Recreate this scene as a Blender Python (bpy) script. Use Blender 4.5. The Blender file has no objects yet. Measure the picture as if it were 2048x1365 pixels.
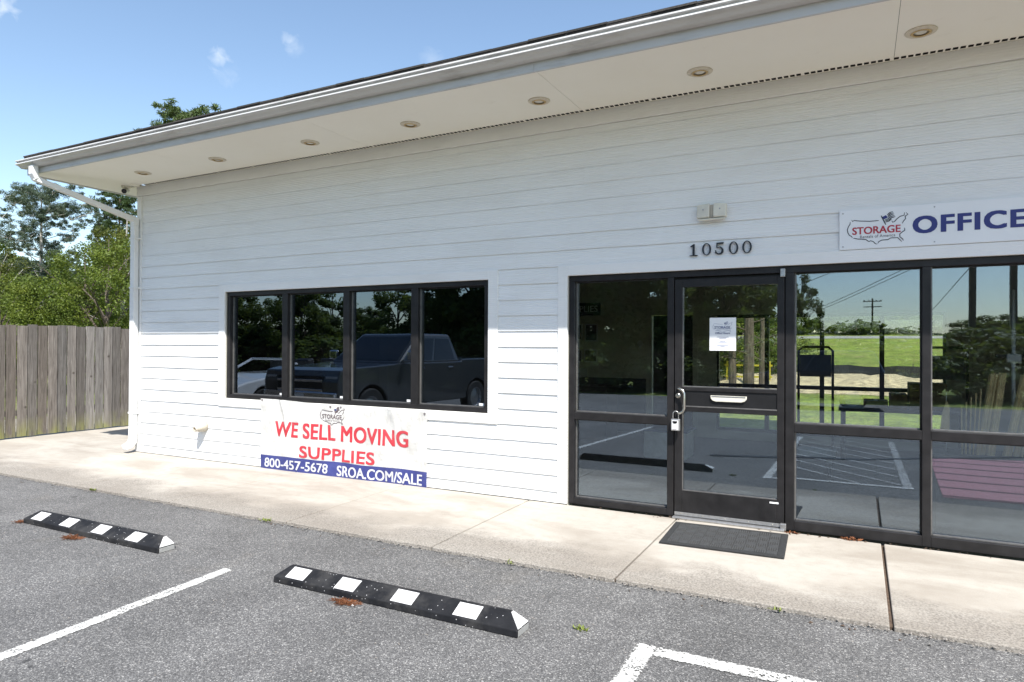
import bpy, bmesh, math, random
import numpy as np
from mathutils import Vector, Matrix
R_ = math.radians
rnd = random.Random(7)
scene = bpy.context.scene
COL = scene.collection

# ------------------------------------------------------------------ camera
CAM = Vector((0.0, -5.9554, 1.52))
def cam_axes(yaw, pitch, roll):
    f = Vector((-math.sin(yaw)*math.cos(pitch), math.cos(yaw)*math.cos(pitch), math.sin(pitch)))
    r0 = Vector((math.cos(yaw), math.sin(yaw), 0)); u0 = r0.cross(f)
    return r0*math.cos(roll)+u0*math.sin(roll), -r0*math.sin(roll)+u0*math.cos(roll), f
cr, cu, cf = cam_axes(0.479445784, 0.00671697882, 0.00483412778)
cd = bpy.data.cameras.new('camera')
cd.sensor_width = 36.0; cd.lens = 36.0*1336.746/2048.0
cd.clip_start = 0.05; cd.clip_end = 2000
cam = bpy.data.objects.new('camera', cd); COL.objects.link(cam)
cam.matrix_world = Matrix(((cr.x, cu.x, -cf.x, CAM.x), (cr.y, cu.y, -cf.y, CAM.y), (cr.z, cu.z, -cf.z, CAM.z), (0, 0, 0, 1)))
scene.camera = cam

# ------------------------------------------------------------------ light
SUN = Vector((1.80, -2.22, 3.89)).normalized()          # towards the sun
el = math.asin(SUN.z); az = math.atan2(SUN.x, SUN.y)
sl = bpy.data.lights.new('sun', 'SUN'); sl.energy = 4.2; sl.angle = R_(0.53); sl.color = (1.0, 0.955, 0.89)
so = bpy.data.objects.new('sun', sl); COL.objects.link(so); so.location = (20, -24, 40)
so.rotation_euler = (-SUN).to_track_quat('-Z', 'Y').to_euler()
W = bpy.data.worlds.new('World'); scene.world = W; W.use_nodes = True
nt = W.node_tree; nt.nodes.clear()
wo = nt.nodes.new('ShaderNodeOutputWorld'); bg = nt.nodes.new('ShaderNodeBackground')
sky = nt.nodes.new('ShaderNodeTexSky'); sky.sky_type = 'NISHITA'; sky.sun_disc = False
sky.sun_elevation = el; sky.sun_rotation = az; sky.air_density = 1.0; sky.dust_density = 0.45; sky.ozone_density = 1.0
bg.inputs['Strength'].default_value = 0.113
geo = nt.nodes.new('ShaderNodeNewGeometry')
nz = nt.nodes.new('ShaderNodeTexNoise'); nz.inputs['Scale'].default_value = 55; nz.inputs['Detail'].default_value = 8; nz.inputs['Distortion'].default_value = 0.8
tc = nt.nodes.new('ShaderNodeTexCoord'); nt.links.new(tc.outputs['Generated'], nz.inputs['Vector'])
def wmath(op, a, b=None):
    n = nt.nodes.new('ShaderNodeMath'); n.operation = op
    for i, v in enumerate((a, b)):
        if v is None: continue
        if isinstance(v, (int, float)): n.inputs[i].default_value = v
        else: nt.links.new(v, n.inputs[i])
    return n.outputs[0]
cl_sum = None
def pix_dir(x, y):
    return (cr*((x-1024)/1336.746) - cu*((y-682.5)/1336.746) + cf).normalized()
for (px, py, rad, amp) in ((438, 120, 0.016, .40), (581, 82, 0.013, .34), (4, 6, 0.02, .5), (862, 120, 0.018, .15), (452, 150, 0.016, .12), (592, 98, 0.014, .10)):
    d = pix_dir(px, py)
    vd = nt.nodes.new('ShaderNodeVectorMath'); vd.operation = 'DISTANCE'
    nt.links.new(tc.outputs['Generated'], vd.inputs[0]); vd.inputs[1].default_value = d
    q = wmath('SUBTRACT', 1.0, wmath('DIVIDE', vd.outputs['Value'], rad))
    q = wmath('MAXIMUM', wmath('ADD', q, wmath('MULTIPLY', wmath('SUBTRACT', nz.outputs['Fac'], 0.55), 2.6)), 0.0)
    inside = wmath('LESS_THAN', vd.outputs['Value'], rad*1.3)
    q = wmath('MULTIPLY', wmath('MULTIPLY', wmath('MINIMUM', q, 1.0), amp), inside)
    cl_sum = q if cl_sum is None else wmath('MAXIMUM', cl_sum, q)
mx = nt.nodes.new('ShaderNodeMixRGB'); mx.inputs[2].default_value = (5.0, 5.3, 5.7, 1)
nt.links.new(cl_sum, mx.inputs[0]); nt.links.new(sky.outputs[0], mx.inputs[1])
tn = nt.nodes.new('ShaderNodeMixRGB'); tn.blend_type = 'MULTIPLY'; tn.inputs[0].default_value = 1; tn.inputs[2].default_value = (1.0, 1.0, 0.965, 1); nt.links.new(mx.outputs[0], tn.inputs[1]); nt.links.new(tn.outputs[0], bg.inputs['Color']); nt.links.new(bg.outputs[0], wo.inputs['Surface'])
vs = scene.view_settings
vs.view_transform = 'Standard'; vs.look = 'None'; vs.gamma = 1; vs.use_curve_mapping = False; vs.exposure = 1.05
scene.cycles.max_bounces = 9; scene.cycles.diffuse_bounces = 4; scene.cycles.glossy_bounces = 4
scene.cycles.transparent_max_bounces = 12; scene.cycles.transmission_bounces = 4
scene.cycles.caustics_reflective = False; scene.cycles.caustics_refractive = False
scene.cycles.sample_clamp_indirect = 4.0
scene.cycles.use_denoising = True

# ------------------------------------------------------------------ materials
class N:
    def __init__(s, name):
        s.m = bpy.data.materials.new(name); s.m.use_nodes = True
        s.t = s.m.node_tree; s.t.nodes.clear()
        s.out = s.t.nodes.new('ShaderNodeOutputMaterial')
        s.p = s.t.nodes.new('ShaderNodeBsdfPrincipled')
        s.t.links.new(s.p.outputs[0], s.out.inputs['Surface'])
    def n(s, kind, **kw):
        k = s.t.nodes.new(kind)
        for a, v in kw.items():
            if hasattr(k, a) and not a[0].isupper(): setattr(k, a, v)
            else: s.put(k.inputs[a.replace('_', ' ')], v)
        return k
    def put(s, sock, v):
        if isinstance(v, bpy.types.NodeSocket): s.t.links.new(v, sock)
        elif isinstance(v, tuple) and len(v) == 3 and sock.type == 'RGBA': sock.default_value = (*v, 1)
        else: sock.default_value = v
    def math(s, op, a, b=0.0, clamp=False):
        k = s.t.nodes.new('ShaderNodeMath'); k.operation = op; k.use_clamp = clamp
        s.put(k.inputs[0], a); s.put(k.inputs[1], b); return k.outputs[0]
    def mix(s, f, a, b, blend='MIX'):
        k = s.t.nodes.new('ShaderNodeMixRGB'); k.blend_type = blend
        s.put(k.inputs[0], f); s.put(k.inputs[1], a); s.put(k.inputs[2], b); return k.outputs[0]
    def ramp(s, f, *stops):
        k = s.t.nodes.new('ShaderNodeValToRGB'); e = k.color_ramp.elements
        while len(e) < len(stops): e.new(0.5)
        for i, (p, c) in enumerate(stops):
            e[i].position = p; c = (c, c, c) if isinstance(c, (int, float)) else c; e[i].color = (*c, 1)
        s.put(k.inputs[0], f); return k.outputs[0]
    def pos(s, scale=(1, 1, 1), obj=False):
        if obj: v = s.n('ShaderNodeTexCoord').outputs['Object']
        else: v = s.n('ShaderNodeNewGeometry').outputs['Position']
        k = s.t.nodes.new('ShaderNodeMapping'); s.put(k.inputs['Vector'], v); k.inputs['Scale'].default_value = scale
        return k.outputs[0]
    def noise(s, vec, scale, detail=4, rough=0.55, dist=0.0):
        return s.n('ShaderNodeTexNoise', Vector=vec, Scale=scale, Detail=detail, Roughness=rough, Distortion=dist).outputs['Fac']
    def bump(s, h, strength=0.3, dist=0.01):
        k = s.n('ShaderNodeBump', Height=h, Strength=strength, Distance=dist); s.t.links.new(k.outputs[0], s.p.inputs['Normal'])
    def sep(s, vec):
        return s.n('ShaderNodeSeparateXYZ', Vector=vec).outputs
    def rand(s): return s.n('ShaderNodeObjectInfo').outputs['Random']
    def set(s, **kw):
        for k, v in kw.items(): s.put(s.p.inputs[k.replace('_', ' ')], v)
        return s.m
MAT = {}
def flat(name, col, rough=0.6, metal=0.0, var=0.12, scale=14.0, bump=0.0, spec=0.5, bscale=None):
    a = N(name); v = a.pos()
    n = a.noise(v, scale, 4)
    lo = tuple(c*(1-var) for c in col); hi = tuple(min(1, c*(1+var)) for c in col)
    a.set(Base_Color=a.ramp(n, (0.3, lo), (0.7, hi)), Roughness=rough, Metallic=metal)
    a.p.inputs['Specular IOR Level'].default_value = spec
    if bump: a.bump(a.noise(v, bscale or scale*4, 3), bump, 0.004)
    MAT[name] = a.m; return a.m

def mk_siding(name, col, grain=0.3):
    a = N(name); r = a.rand()
    off = a.n('ShaderNodeCombineXYZ', X=a.math('MULTIPLY', r, 37.0), Y=0.0, Z=a.math('MULTIPLY', r, 11.0)).outputs[0]
    v = a.n('ShaderNodeVectorMath', operation='ADD').outputs[0]
    vm = v.node; a.t.links.new(a.pos(), vm.inputs[0]); a.t.links.new(off, vm.inputs[1])
    mp = a.t.nodes.new('ShaderNodeMapping'); a.t.links.new(v, mp.inputs['Vector']); mp.inputs['Scale'].default_value = (2.2, 1, 34)
    g = a.noise(mp.outputs[0], 2.0, 5, 0.6, 1.4)
    mp2 = a.t.nodes.new('ShaderNodeMapping'); a.t.links.new(v, mp2.inputs['Vector']); mp2.inputs['Scale'].default_value = (0.5, 1, 9)
    wv = a.n('ShaderNodeTexWave', wave_type='BANDS', bands_direction='Z', Vector=mp2.outputs[0], Scale=1.6, Distortion=9.0, Detail=2.5, Detail_Scale=0.8).outputs['Fac']
    st = a.noise(a.pos((0.9, 1, 2.6)), 1.3, 5, 0.6)
    fine = a.noise(a.pos((1.4, 1, 12)), 3.0, 5, 0.65)
    base = a.mix(a.math('MULTIPLY', a.ramp(st, (0.46, 0), (0.74, 1)), 0.26), col, (0.60, 0.59, 0.56))
    base = a.mix(a.ramp(fine, (0.60, 0), (0.84, 0.32)), base, (0.47, 0.465, 0.45))
    base = a.mix(a.math('MULTIPLY', r, 0.06), base, (0.6, 0.62, 0.62))
    a.set(Base_Color=base, Roughness=0.55)
    a.bump(a.math('ADD', a.math('MULTIPLY', g, 0.7), a.math('MULTIPLY', wv, 0.8)), grain, 0.005)
    MAT[name] = a.m
mk_siding('siding', (0.80, 0.805, 0.805), 0.42)
mk_siding('trim_white', (0.80, 0.80, 0.795), 0.2)
def mk_soffit():
    a = N('soffit'); v = a.pos()
    n = a.noise(v, 0.8, 5, .6); m = a.noise(v, 5, 4)
    c = a.mix(a.ramp(n, (0.35, 0), (0.75, 1)), (0.91, 0.888, 0.80), (0.87, 0.842, 0.745))
    c = a.mix(a.ramp(m, (0.66, 0), (0.85, 0.35)), c, (0.66, 0.62, 0.52))
    sp = a.noise(v, 55, 2); c = a.mix(a.ramp(sp, (0.76, 0), (0.8, 0.3)), c, (0.25, 0.23, 0.2))
    a.set(Base_Color=c, Roughness=0.7); a.bump(a.noise(a.pos((1, 6, 1)), 6, 3), 0.1, 0.003); MAT['soffit'] = a.m
mk_soffit()
def mk_gutter():
    a = N('gutter_white'); v = a.pos((0.7, 1, 6)); n = a.noise(v, 3.5, 6, .65)
    s = a.noise(a.pos((1, 1, 1)), 0.7, 4)
    c = a.mix(a.math('MULTIPLY', a.ramp(n, (0.5, 0), (0.72, 1)), a.ramp(s, (0.4, 0.15), (0.62, 0.85))), (0.54, 0.54, 0.535), (0.34, 0.33, 0.32))
    sp = a.noise(a.pos((3, 1, 9)), 9, 5, .7); c = a.mix(a.math('MULTIPLY', a.ramp(sp, (0.66, 0), (0.72, .8)), a.ramp(s, (0.53, 0), (0.6, 1))), c, (0.12, .11, .1))
    a.set(Base_Color=c, Roughness=0.35); MAT['gutter_white'] = a.m
mk_gutter()
mk_siding('downspout_white', (0.76, 0.76, 0.755), 0.05)
flat('dark_bronze', (0.016, 0.0152, 0.016), 0.42, 0.0, 0.3, 9, 0.05, 0.3)
flat('bead_alu_lit', (0.17, 0.165, 0.16), 0.4, 0.5, 0.2, 20)  # paler aluminium, sun caught on the bead edges put into the colour
flat('black_panel', (0.011, 0.011, 0.012), 0.5, 0, 0.3, 8, 0, 0.3)
flat('steel', (0.55, 0.53, 0.48), 0.28, 1.0, 0.12, 40)
flat('zinc', (0.42, 0.42, 0.42), 0.4, 0.8, 0.15, 40)
flat('cream', (0.66, 0.635, 0.55), 0.5, 0, 0.08, 12)
flat('vent_beige', (0.46, 0.415, 0.34), 0.6, 0, 0.08, 20)
flat('amber', (0.50, 0.36, 0.17), 0.35, 0, 0.12, 30)
flat('rust_trim', (0.62, 0.56, 0.45), 0.5, 0, 0.12, 40)
flat('sign_white', (0.78, 0.79, 0.81), 0.3, 0, 0.03, 3)
flat('ink_blue', (0.010, 0.016, 0.16), 0.35, 0, 0.05, 8)
flat('ink_red', (0.42, 0.012, 0.035), 0.35, 0, 0.05, 8)
flat('ink_black', (0.012, 0.012, 0.018), 0.4, 0, 0.1, 8)
flat('print_grey', (0.13, 0.10, 0.11), 0.5, 0, 0.2, 30)
flat('print_blue', (0.05, 0.075, 0.20), 0.5, 0, 0.2, 30)
flat('numeral_black', (0.012, 0.014, 0.022), 0.35, 0, 0.15, 20)
flat('lens_black', (0.006, 0.006, 0.007), 0.1, 0, 0.1, 20)
flat('paper', (0.78, 0.79, 0.80), 0.6, 0, 0.03, 10)
flat('rubber_mat', (0.026, 0.027, 0.028), 0.75, 0, 0.35, 60, 0.4)
flat('rubber_rib', (0.062, 0.064, 0.066), 0.7, 0, 0.3, 60, 0.3)
flat('roof_board', (0.05, 0.047, 0.045), 0.9, 0, 0.3, 6, 0.4)
flat('cavity', (0.03, 0.028, 0.025), 0.9)
flat('carpet', (0.19, 0.18, 0.165), 0.95, 0, 0.2, 30, 0.3)
flat('room_wall', (0.66, 0.64, 0.54), 0.8, 0, 0.05, 3)
flat('room_accent', (0.045, 0.065, 0.09), 0.7, 0, 0.1, 3)
flat('ceiling_tile', (0.75, 0.74, 0.69), 0.9, 0, 0.08, 6)
flat('dark_wood', (0.03, 0.025, 0.022), 0.6, 0, 0.3, 10)
flat('cardboard', (0.28, 0.19, 0.105), 0.85, 0, 0.15, 6)
flat('bamboo', (0.82, 0.66, 0.36), 0.55, 0, 0.2, 12)
flat('cart_black', (0.02, 0.02, 0.022), 0.5)
flat('tyre', (0.014, 0.014, 0.014), 0.8, 0, 0.2, 30, 0.2)
flat('rim', (0.33, 0.33, 0.34), 0.3, 0.85)
flat('chrome', (0.6, 0.6, 0.62), 0.15, 1.0, 0.05)
flat('plate_white', (0.7, 0.7, 0.7), 0.4)
flat('lamp_glass', (0.35, 0.36, 0.37), 0.12, 0.2)
flat('tail_red', (0.25, 0.01, 0.01), 0.25)
flat('shadow_paint', (0.022, 0.022, 0.024), 0.55, 0, 0.3, 30, 0.4)  # near-black colour of the painted shadow streaks on the lot
flat('needles_rust', (0.20, 0.075, 0.03), 0.8, 0, 0.4, 60)
flat('weed_green', (0.16, 0.20, 0.028), 0.6, 0, 0.35, 60)
flat('soil', (0.085, 0.058, 0.04), 0.95, 0, 0.4, 50, 0.6)
flat('pebble', (0.24, 0.22, 0.20), 0.85, 0, 0.35, 80)
flat('pole_wood', (0.09, 0.075, 0.06), 0.85, 0, 0.25, 8)
flat('wire_black', (0.012, 0.012, 0.012), 0.6)
flat('post_dark', (0.02, 0.021, 0.024), 0.5)
flat('silt_black', (0.02, 0.02, 0.022), 0.7)
flat('straw', (0.44, 0.37, 0.24), 0.9, 0, 0.5, 3.5, 1.0)
flat('road_grey', (0.27, 0.27, 0.27), 0.85, 0, 0.08, 1)
flat('stake_yellow', (0.45, 0.38, 0.02), 0.6)
def carpaint(name, col, coat=1.0, metal=0.3):
    a = N(name); a.set(Base_Color=col, Roughness=0.35, Metallic=metal)
    a.p.inputs['Coat Weight'].default_value = coat; a.p.inputs['Coat Roughness'].default_value = 0.05; MAT[name] = a.m
carpaint('paint_grey', (0.036, 0.039, 0.043)); carpaint('paint_white', (0.68, 0.69, 0.70), 1, 0.0); carpaint('paint_black', (0.012, 0.012, 0.014))
a = N('car_glass'); a.set(Base_Color=(0.006, 0.008, 0.01), Roughness=0.03); a.p.inputs['IOR'].default_value = 1.6; MAT['car_glass'] = a.m

def mk_glass(name, refl, tint, smudge=0.0):
    a = N(name); a.t.nodes.remove(a.p)
    tr = a.n('ShaderNodeBsdfTransparent', Color=tint); gl = a.n('ShaderNodeBsdfGlossy', Color=(0.70, 0.83, 1.0), Roughness=0.0)
    fr = a.n('ShaderNodeFresnel', IOR=1.45).outputs[0]
    f = a.math('ADD', a.math('MULTIPLY', fr, 1.2), refl, True)
    m = a.n('ShaderNodeMixShader'); a.t.links.new(f, m.inputs[0]); a.t.links.new(tr.outputs[0], m.inputs[1]); a.t.links.new(gl.outputs[0], m.inputs[2])
    bn = a.n('ShaderNodeBump', Height=a.noise(a.pos(), 1.1, 1, 0.4), Strength=0.5, Distance=0.0016); a.t.links.new(bn.outputs[0], gl.inputs['Normal'])
    last = m.outputs[0]
    if smudge:
        df = a.n('ShaderNodeBsdfDiffuse', Color=(0.75, 0.76, 0.78))
        k = a.n('ShaderNodeMixShader')
        dust = a.math('MULTIPLY', a.ramp(a.noise(a.pos(), 2.2, 6, .7), (0.45, 0.15), (0.8, 1.0)), smudge)
        a.t.links.new(dust, k.inputs[0]); a.t.links.new(last, k.inputs[1]); a.t.links.new(df.outputs[0], k.inputs[2]); last = k.outputs[0]
    a.t.links.new(last, a.out.inputs['Surface']); MAT[name] = a.m
mk_glass('glass_store', 0.115, (0.93, 0.945, 0.92), 0.004)
mk_glass('glass_tint', 0.135, (0.30, 0.33, 0.34), 0.003)
mk_glass('glass_back', 0.02, (0.96, 0.98, 0.96), 0.0)

def mk_asphalt():
    a = N('asphalt'); v = a.pos()
    vo = a.n('ShaderNodeTexVoronoi', Vector=v, Scale=142.0); r1 = a.sep(vo.outputs['Color'])
    vo2 = a.n('ShaderNodeTexVoronoi', Vector=v, Scale=310.0); r2 = a.sep(vo2.outputs['Color'])
    st = a.ramp(r1[0], (0.0, (0.05, 0.05, 0.052)), (0.45, (0.122, 0.121, 0.122)), (0.74, (0.19, 0.188, 0.186)), (0.93, (0.35, 0.345, 0.335)), (1.0, (0.58, 0.57, 0.55)))
    st2 = a.ramp(r2[1], (0.0, (0.05, 0.05, 0.052)), (0.6, (0.135, 0.134, 0.132)), (1.0, (0.28, 0.275, 0.265)))
    c = a.mix(0.42, st, st2)
    big = a.noise(v, 0.45, 4, .6); c = a.mix(1.0, c, a.ramp(big, (0.3, 0.80), (0.7, 1.14)), 'MULTIPLY')
    mid = a.noise(v, 3.5, 5, .6); c = a.mix(1.0, c, a.ramp(mid, (0.3, 0.9), (0.7, 1.09)), 'MULTIPLY')
    gap = a.ramp(vo.outputs['Distance'], (0.35, 1.0), (0.75, 0.6)); c = a.mix(1.0, c, gap, 'MULTIPLY')
    xs = a.sep(v); spot = a.noise(v, 7, 2)
    trk = a.noise(a.pos((2.2, 0.22, 1)), 1.0, 4, .6); c = a.mix(1.0, c, a.ramp(trk, (0.35, 0.90), (0.65, 1.07)), 'MULTIPLY')
    drip = a.noise(a.pos((0.9, 0.6, 1)), 2.1, 5, .7); c = a.mix(a.ramp(drip, (0.66, 0), (0.74, 0.5)), c, (0.062, 0.061, 0.062))
    oil = a.math('MULTIPLY', a.ramp(spot, (0.74, 0), (0.80, 1)), 0.75); c = a.mix(oil, c, (0.02, 0.02, 0.021))
    tan = a.ramp(a.noise(v, 1.3, 4), (0.62, 0), (0.8, 0.18)); c = a.mix(tan, c, (0.24, 0.20, 0.14))
    a.set(Base_Color=c, Roughness=0.82)
    h = a.math('SUBTRACT', a.math('MULTIPLY', r1[0], 0.6), vo.outputs['Distance'])
    a.bump(h, 0.55, 0.004); MAT['asphalt'] = a.m
mk_asphalt()
def mk_paint():
    a = N('road_paint'); v = a.pos()
    vo = a.n('ShaderNodeTexVoronoi', Vector=v, Scale=105.0); r1 = a.sep(vo.outputs['Color'])
    n = a.noise(v, 6.0, 5, .65); n2 = a.noise(v, 60, 3)
    uv = a.n('ShaderNodeUVMap').outputs[0]; u = a.sep(uv)
    edge = a.math('ABSOLUTE', a.math('SUBTRACT', u[0], 0.5))             # 0 centre .. 0.5 edge
    wear = a.math('ADD', a.math('ADD', a.math('MULTIPLY', n, 0.55), a.math('MULTIPLY', r1[0], 0.50)), a.math('MULTIPLY', a.ramp(edge, (0.36, 0), (0.5, 1)), 0.42))
    wear = a.math('ADD', wear, a.math('MULTIPLY', n2, 0.18))
    alpha = a.ramp(wear, (0.75, 1.0), (0.86, 0.0))
    c = a.mix(n2, (0.40, 0.40, 0.385), (0.60, 0.60, 0.58))
    a.set(Base_Color=c, Roughness=0.7, Alpha=alpha); a.bump(a.math('MULTIPLY', r1[0], 1.0), 0.4, 0.003); MAT['road_paint'] = a.m
    a2 = a.m.copy(); a2.name = 'hatch_paint'; MAT['hatch_paint'] = a2
    for nd in a2.node_tree.nodes:
        if nd.type == 'VALTORGB' and abs(nd.color_ramp.elements[1].position-0.86) < .01: nd.color_ramp.elements[0].position = 0.66; nd.color_ramp.elements[1].position = 0.80
        if nd.type == 'MIX_RGB': nd.inputs[1].default_value = (.34, .34, .33, 1); nd.inputs[2].default_value = (.48, .48, .47, 1)
    b = N('red_paint'); v = b.pos(); vo = b.n('ShaderNodeTexVoronoi', Vector=v, Scale=105.0); r1 = b.sep(vo.outputs['Color'])
    st = b.n('ShaderNodeTexWave', wave_type='BANDS', bands_direction='Y', Vector=v, Scale=0.55, Distortion=0.4).outputs['Fac']
    c = b.mix(b.ramp(r1[0], (0.4, 0), (1, 0.8)), (0.42, 0.19, 0.215), (0.3, 0.22, 0.23))
    b.set(Base_Color=b.mix(b.ramp(st, (0.04, 0.8), (0.14, 0)), c, (0.06, 0.03, 0.035)), Roughness=0.7); MAT['red_paint'] = b.m
mk_paint()
def mk_concrete():
    a = N('concrete'); v = a.pos(); xyz = a.sep(v)
    fine = a.noise(v, 130, 3, .6); mid = a.noise(v, 9, 6, .62); big = a.noise(a.pos((0.55, 1.5, 1)), 1.3, 5, .6, 0.6)
    c = a.mix(a.ramp(big, (0.42, 0), (0.62, 1)), (0.42, 0.392, 0.348), (0.32, 0.289, 0.249))
    c = a.mix(a.ramp(mid, (0.45, 0), (0.75, 0.35)), c, (0.265, 0.235, 0.195))
    # worn, gritty outer edge where water runs off the slab
    e = a.math('ADD', a.math('MULTIPLY', xyz[1], -1.0), a.math('MULTIPLY', a.math('SUBTRACT', a.noise(a.pos((0.8, 1, 1)), 1.7, 5, .65), 0.5), 1.5))
    e = a.ramp(e, (0.0, 0), (1.0, 1)) if False else a.math('SMOOTH_MIN', a.math('MAXIMUM', a.math('MULTIPLY', a.math('SUBTRACT', e, 1.12), 2.6), 0.0), 1.0)
    e.node.inputs[2].default_value = 0.1
    sp = a.ramp(a.noise(v, 75, 3, .7), (0.42, 0.0), (0.62, 1.0))
    c = a.mix(a.math('MULTIPLY', e, 0.5), c, (0.235, 0.215, 0.188))
    c = a.mix(a.math('MULTIPLY', a.math('MULTIPLY', e, sp), 0.8), c, (0.13, 0.115, 0.10))
    c = a.mix(1.0, c, a.ramp(fine, (0.3, 0.93), (0.7, 1.06)), 'MULTIPLY')
    pk = a.noise(v, 24, 2); c = a.mix(a.ramp(pk, (0.76, 0), (0.8, .6)), c, (0.16, 0.14, 0.12))
    # darker, drained band by the downspout
    a.set(Base_Color=c, Roughness=0.85); a.bump(a.math('ADD', fine, a.math('MULTIPLY', a.math('MULTIPLY', e, sp), -1.5)), 0.25, 0.003); MAT['concrete'] = a.m
mk_concrete()
def mk_grass():
    a = N('grass'); v = a.pos()
    c = a.ramp(a.noise(v, 0.35, 6, .7), (0.3, (0.15, 0.225, 0.025)), (0.55, (0.235, 0.30, 0.045)), (0.75, (0.36, 0.35, 0.09)))
    c = a.mix(1.0, c, a.ramp(a.noise(v, 7, 4, .7), (0.3, 0.45), (0.7, 1.35)), 'MULTIPLY'); c = a.mix(1.0, c, a.ramp(a.noise(a.pos((1, 0.35, 1)), 1.1, 6, .75), (0.3, 0.5), (0.68, 1.3)), 'MULTIPLY'); c = a.mix(a.ramp(a.noise(a.pos((1, 0.4, 1)), 0.5, 5, .7), (0.5, 0), (0.72, 0.5)), c, (0.36, 0.33, 0.14))
    a.set(Base_Color=c, Roughness=0.95); a.bump(a.noise(v, 9, 4), 1.0, 0.15); MAT['grass'] = a.m
mk_grass()
def mk_fence():
    a = N('fence_wood'); r = a.rand()
    off = a.n('ShaderNodeCombineXYZ', X=0.0, Y=a.math('MULTIPLY', r, 31.0), Z=a.math('MULTIPLY', r, 17.0)).outputs[0]
    vm = a.n('ShaderNodeVectorMath', operation='ADD'); a.t.links.new(a.pos(), vm.inputs[0]); a.t.links.new(off, vm.inputs[1])
    mp = a.t.nodes.new('ShaderNodeMapping'); a.t.links.new(vm.outputs[0], mp.inputs['Vector']); mp.inputs['Scale'].default_value = (1, 22, 1.0)
    g = a.noise(mp.outputs[0], 1.9, 6, .65, 1.6)
    mp2 = a.t.nodes.new('ShaderNodeMapping'); a.t.links.new(vm.outputs[0], mp2.inputs['Vector']); mp2.inputs['Scale'].default_value = (1, 70, 1.4)
    g2 = a.noise(mp2.outputs[0], 1.6, 4, .6, 0.4)
    c = a.ramp(g, (0.28, (0.075, 0.068, 0.062)), (0.43, (0.15, 0.138, 0.128)), (0.58, (0.225, 0.212, 0.200)), (0.74, (0.33, 0.318, 0.305)))
    c = a.mix(1.0, c, a.ramp(g2, (0.3, 0.72), (0.7, 1.15)), 'MULTIPLY')
    c = a.mix(1.0, c, a.ramp(r, (0, 0.58), (1, 1.32)), 'MULTIPLY')
    r2 = a.math('FRACT', a.math('MULTIPLY', r, 7.31)); c = a.mix(a.math('MULTIPLY', r2, 0.4), c, a.mix(1.0, c, (1.25, 1.0, 0.78), 'MULTIPLY'))
    kn = a.n('ShaderNodeTexVoronoi', Vector=vm.outputs[0], Scale=3.2).outputs['Distance']; c = a.mix(a.ramp(kn, (0.03, 0.8), (0.09, 0)), c, (0.04, 0.03, 0.022))
    z = a.sep(a.pos())[2]
    alg = a.math('SUBTRACT', 1.0, a.math('MULTIPLY', z, 3.0), True)
    alg = a.math('MULTIPLY', alg, a.ramp(a.noise(a.pos((1, 3, 1)), 2.2, 4), (0.35, 0), (0.6, 0.75)))
    c = a.mix(alg, c, (0.24, 0.25, 0.06))
    a.set(Base_Color=c, Roughness=0.88); a.bump(a.math('ADD', g, g2), 0.5, 0.006); MAT['fence_wood'] = a.m
mk_fence()
def mk_leaf(name, c0, c1, c2, trans=0.3):
    a = N(name); v = a.pos()
    n = a.noise(v, 1.6, 3, .7); n2 = a.n('ShaderNodeTexWhiteNoise', Vector=a.pos((9, 9, 9))).outputs['Value']
    oi = a.rand()
    f = a.math('ADD', a.math('MULTIPLY', n, 0.8), a.math('ADD', a.math('MULTIPLY', a.math('SUBTRACT', oi, 0.5), 0.25), 0.08))
    c = a.ramp(f, (0.3, c0), (0.5, c1), (0.7, c2))
    a.set(Base_Color=c, Roughness=0.55); a.p.inputs['Specular IOR Level'].default_value = 0.3
    tl = a.n('ShaderNodeBsdfTranslucent', Color=a.mix(0.5, c, (0.22, 0.26, 0.03)))
    m = a.n('ShaderNodeMixShader'); m.inputs[0].default_value = trans
    a.t.links.new(a.p.outputs[0], m.inputs[1]); a.t.links.new(tl.outputs[0], m.inputs[2]); a.t.links.new(m.outputs[0], a.out.inputs['Surface']); MAT[name] = a.m
mk_leaf('needle_blue', (0.035, 0.06, 0.045), (0.065, 0.095, 0.07), (0.10, 0.13, 0.085), 0.15)
mk_leaf('needle_green', (0.03, 0.055, 0.022), (0.055, 0.09, 0.03), (0.09, 0.125, 0.04), 0.15)
mk_leaf('leaf_dark', (0.045, 0.075, 0.018), (0.075, 0.115, 0.026), (0.115, 0.16, 0.04), 0.45)
mk_leaf('leaf_bright', (0.055, 0.088, 0.014), (0.11, 0.15, 0.02), (0.19, 0.22, 0.035), 0.3)
mk_leaf('leaf_olive', (0.055, 0.07, 0.012), (0.105, 0.12, 0.02), (0.18, 0.175, 0.032), 0.3)
def mk_bark(name, c0, c1):
    a = N(name); v = a.pos((6, 6, 1.2)); n = a.noise(v, 3, 5, .65)
    a.set(Base_Color=a.ramp(n, (0.35, c0), (0.65, c1)), Roughness=0.9); a.bump(n, 0.7, 0.03); MAT[name] = a.m
mk_bark('bark_grey', (0.22, 0.205, 0.19), (0.52, 0.50, 0.47)); mk_bark('bark_brown', (0.05, 0.04, 0.032), (0.16, 0.125, 0.10))
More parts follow.
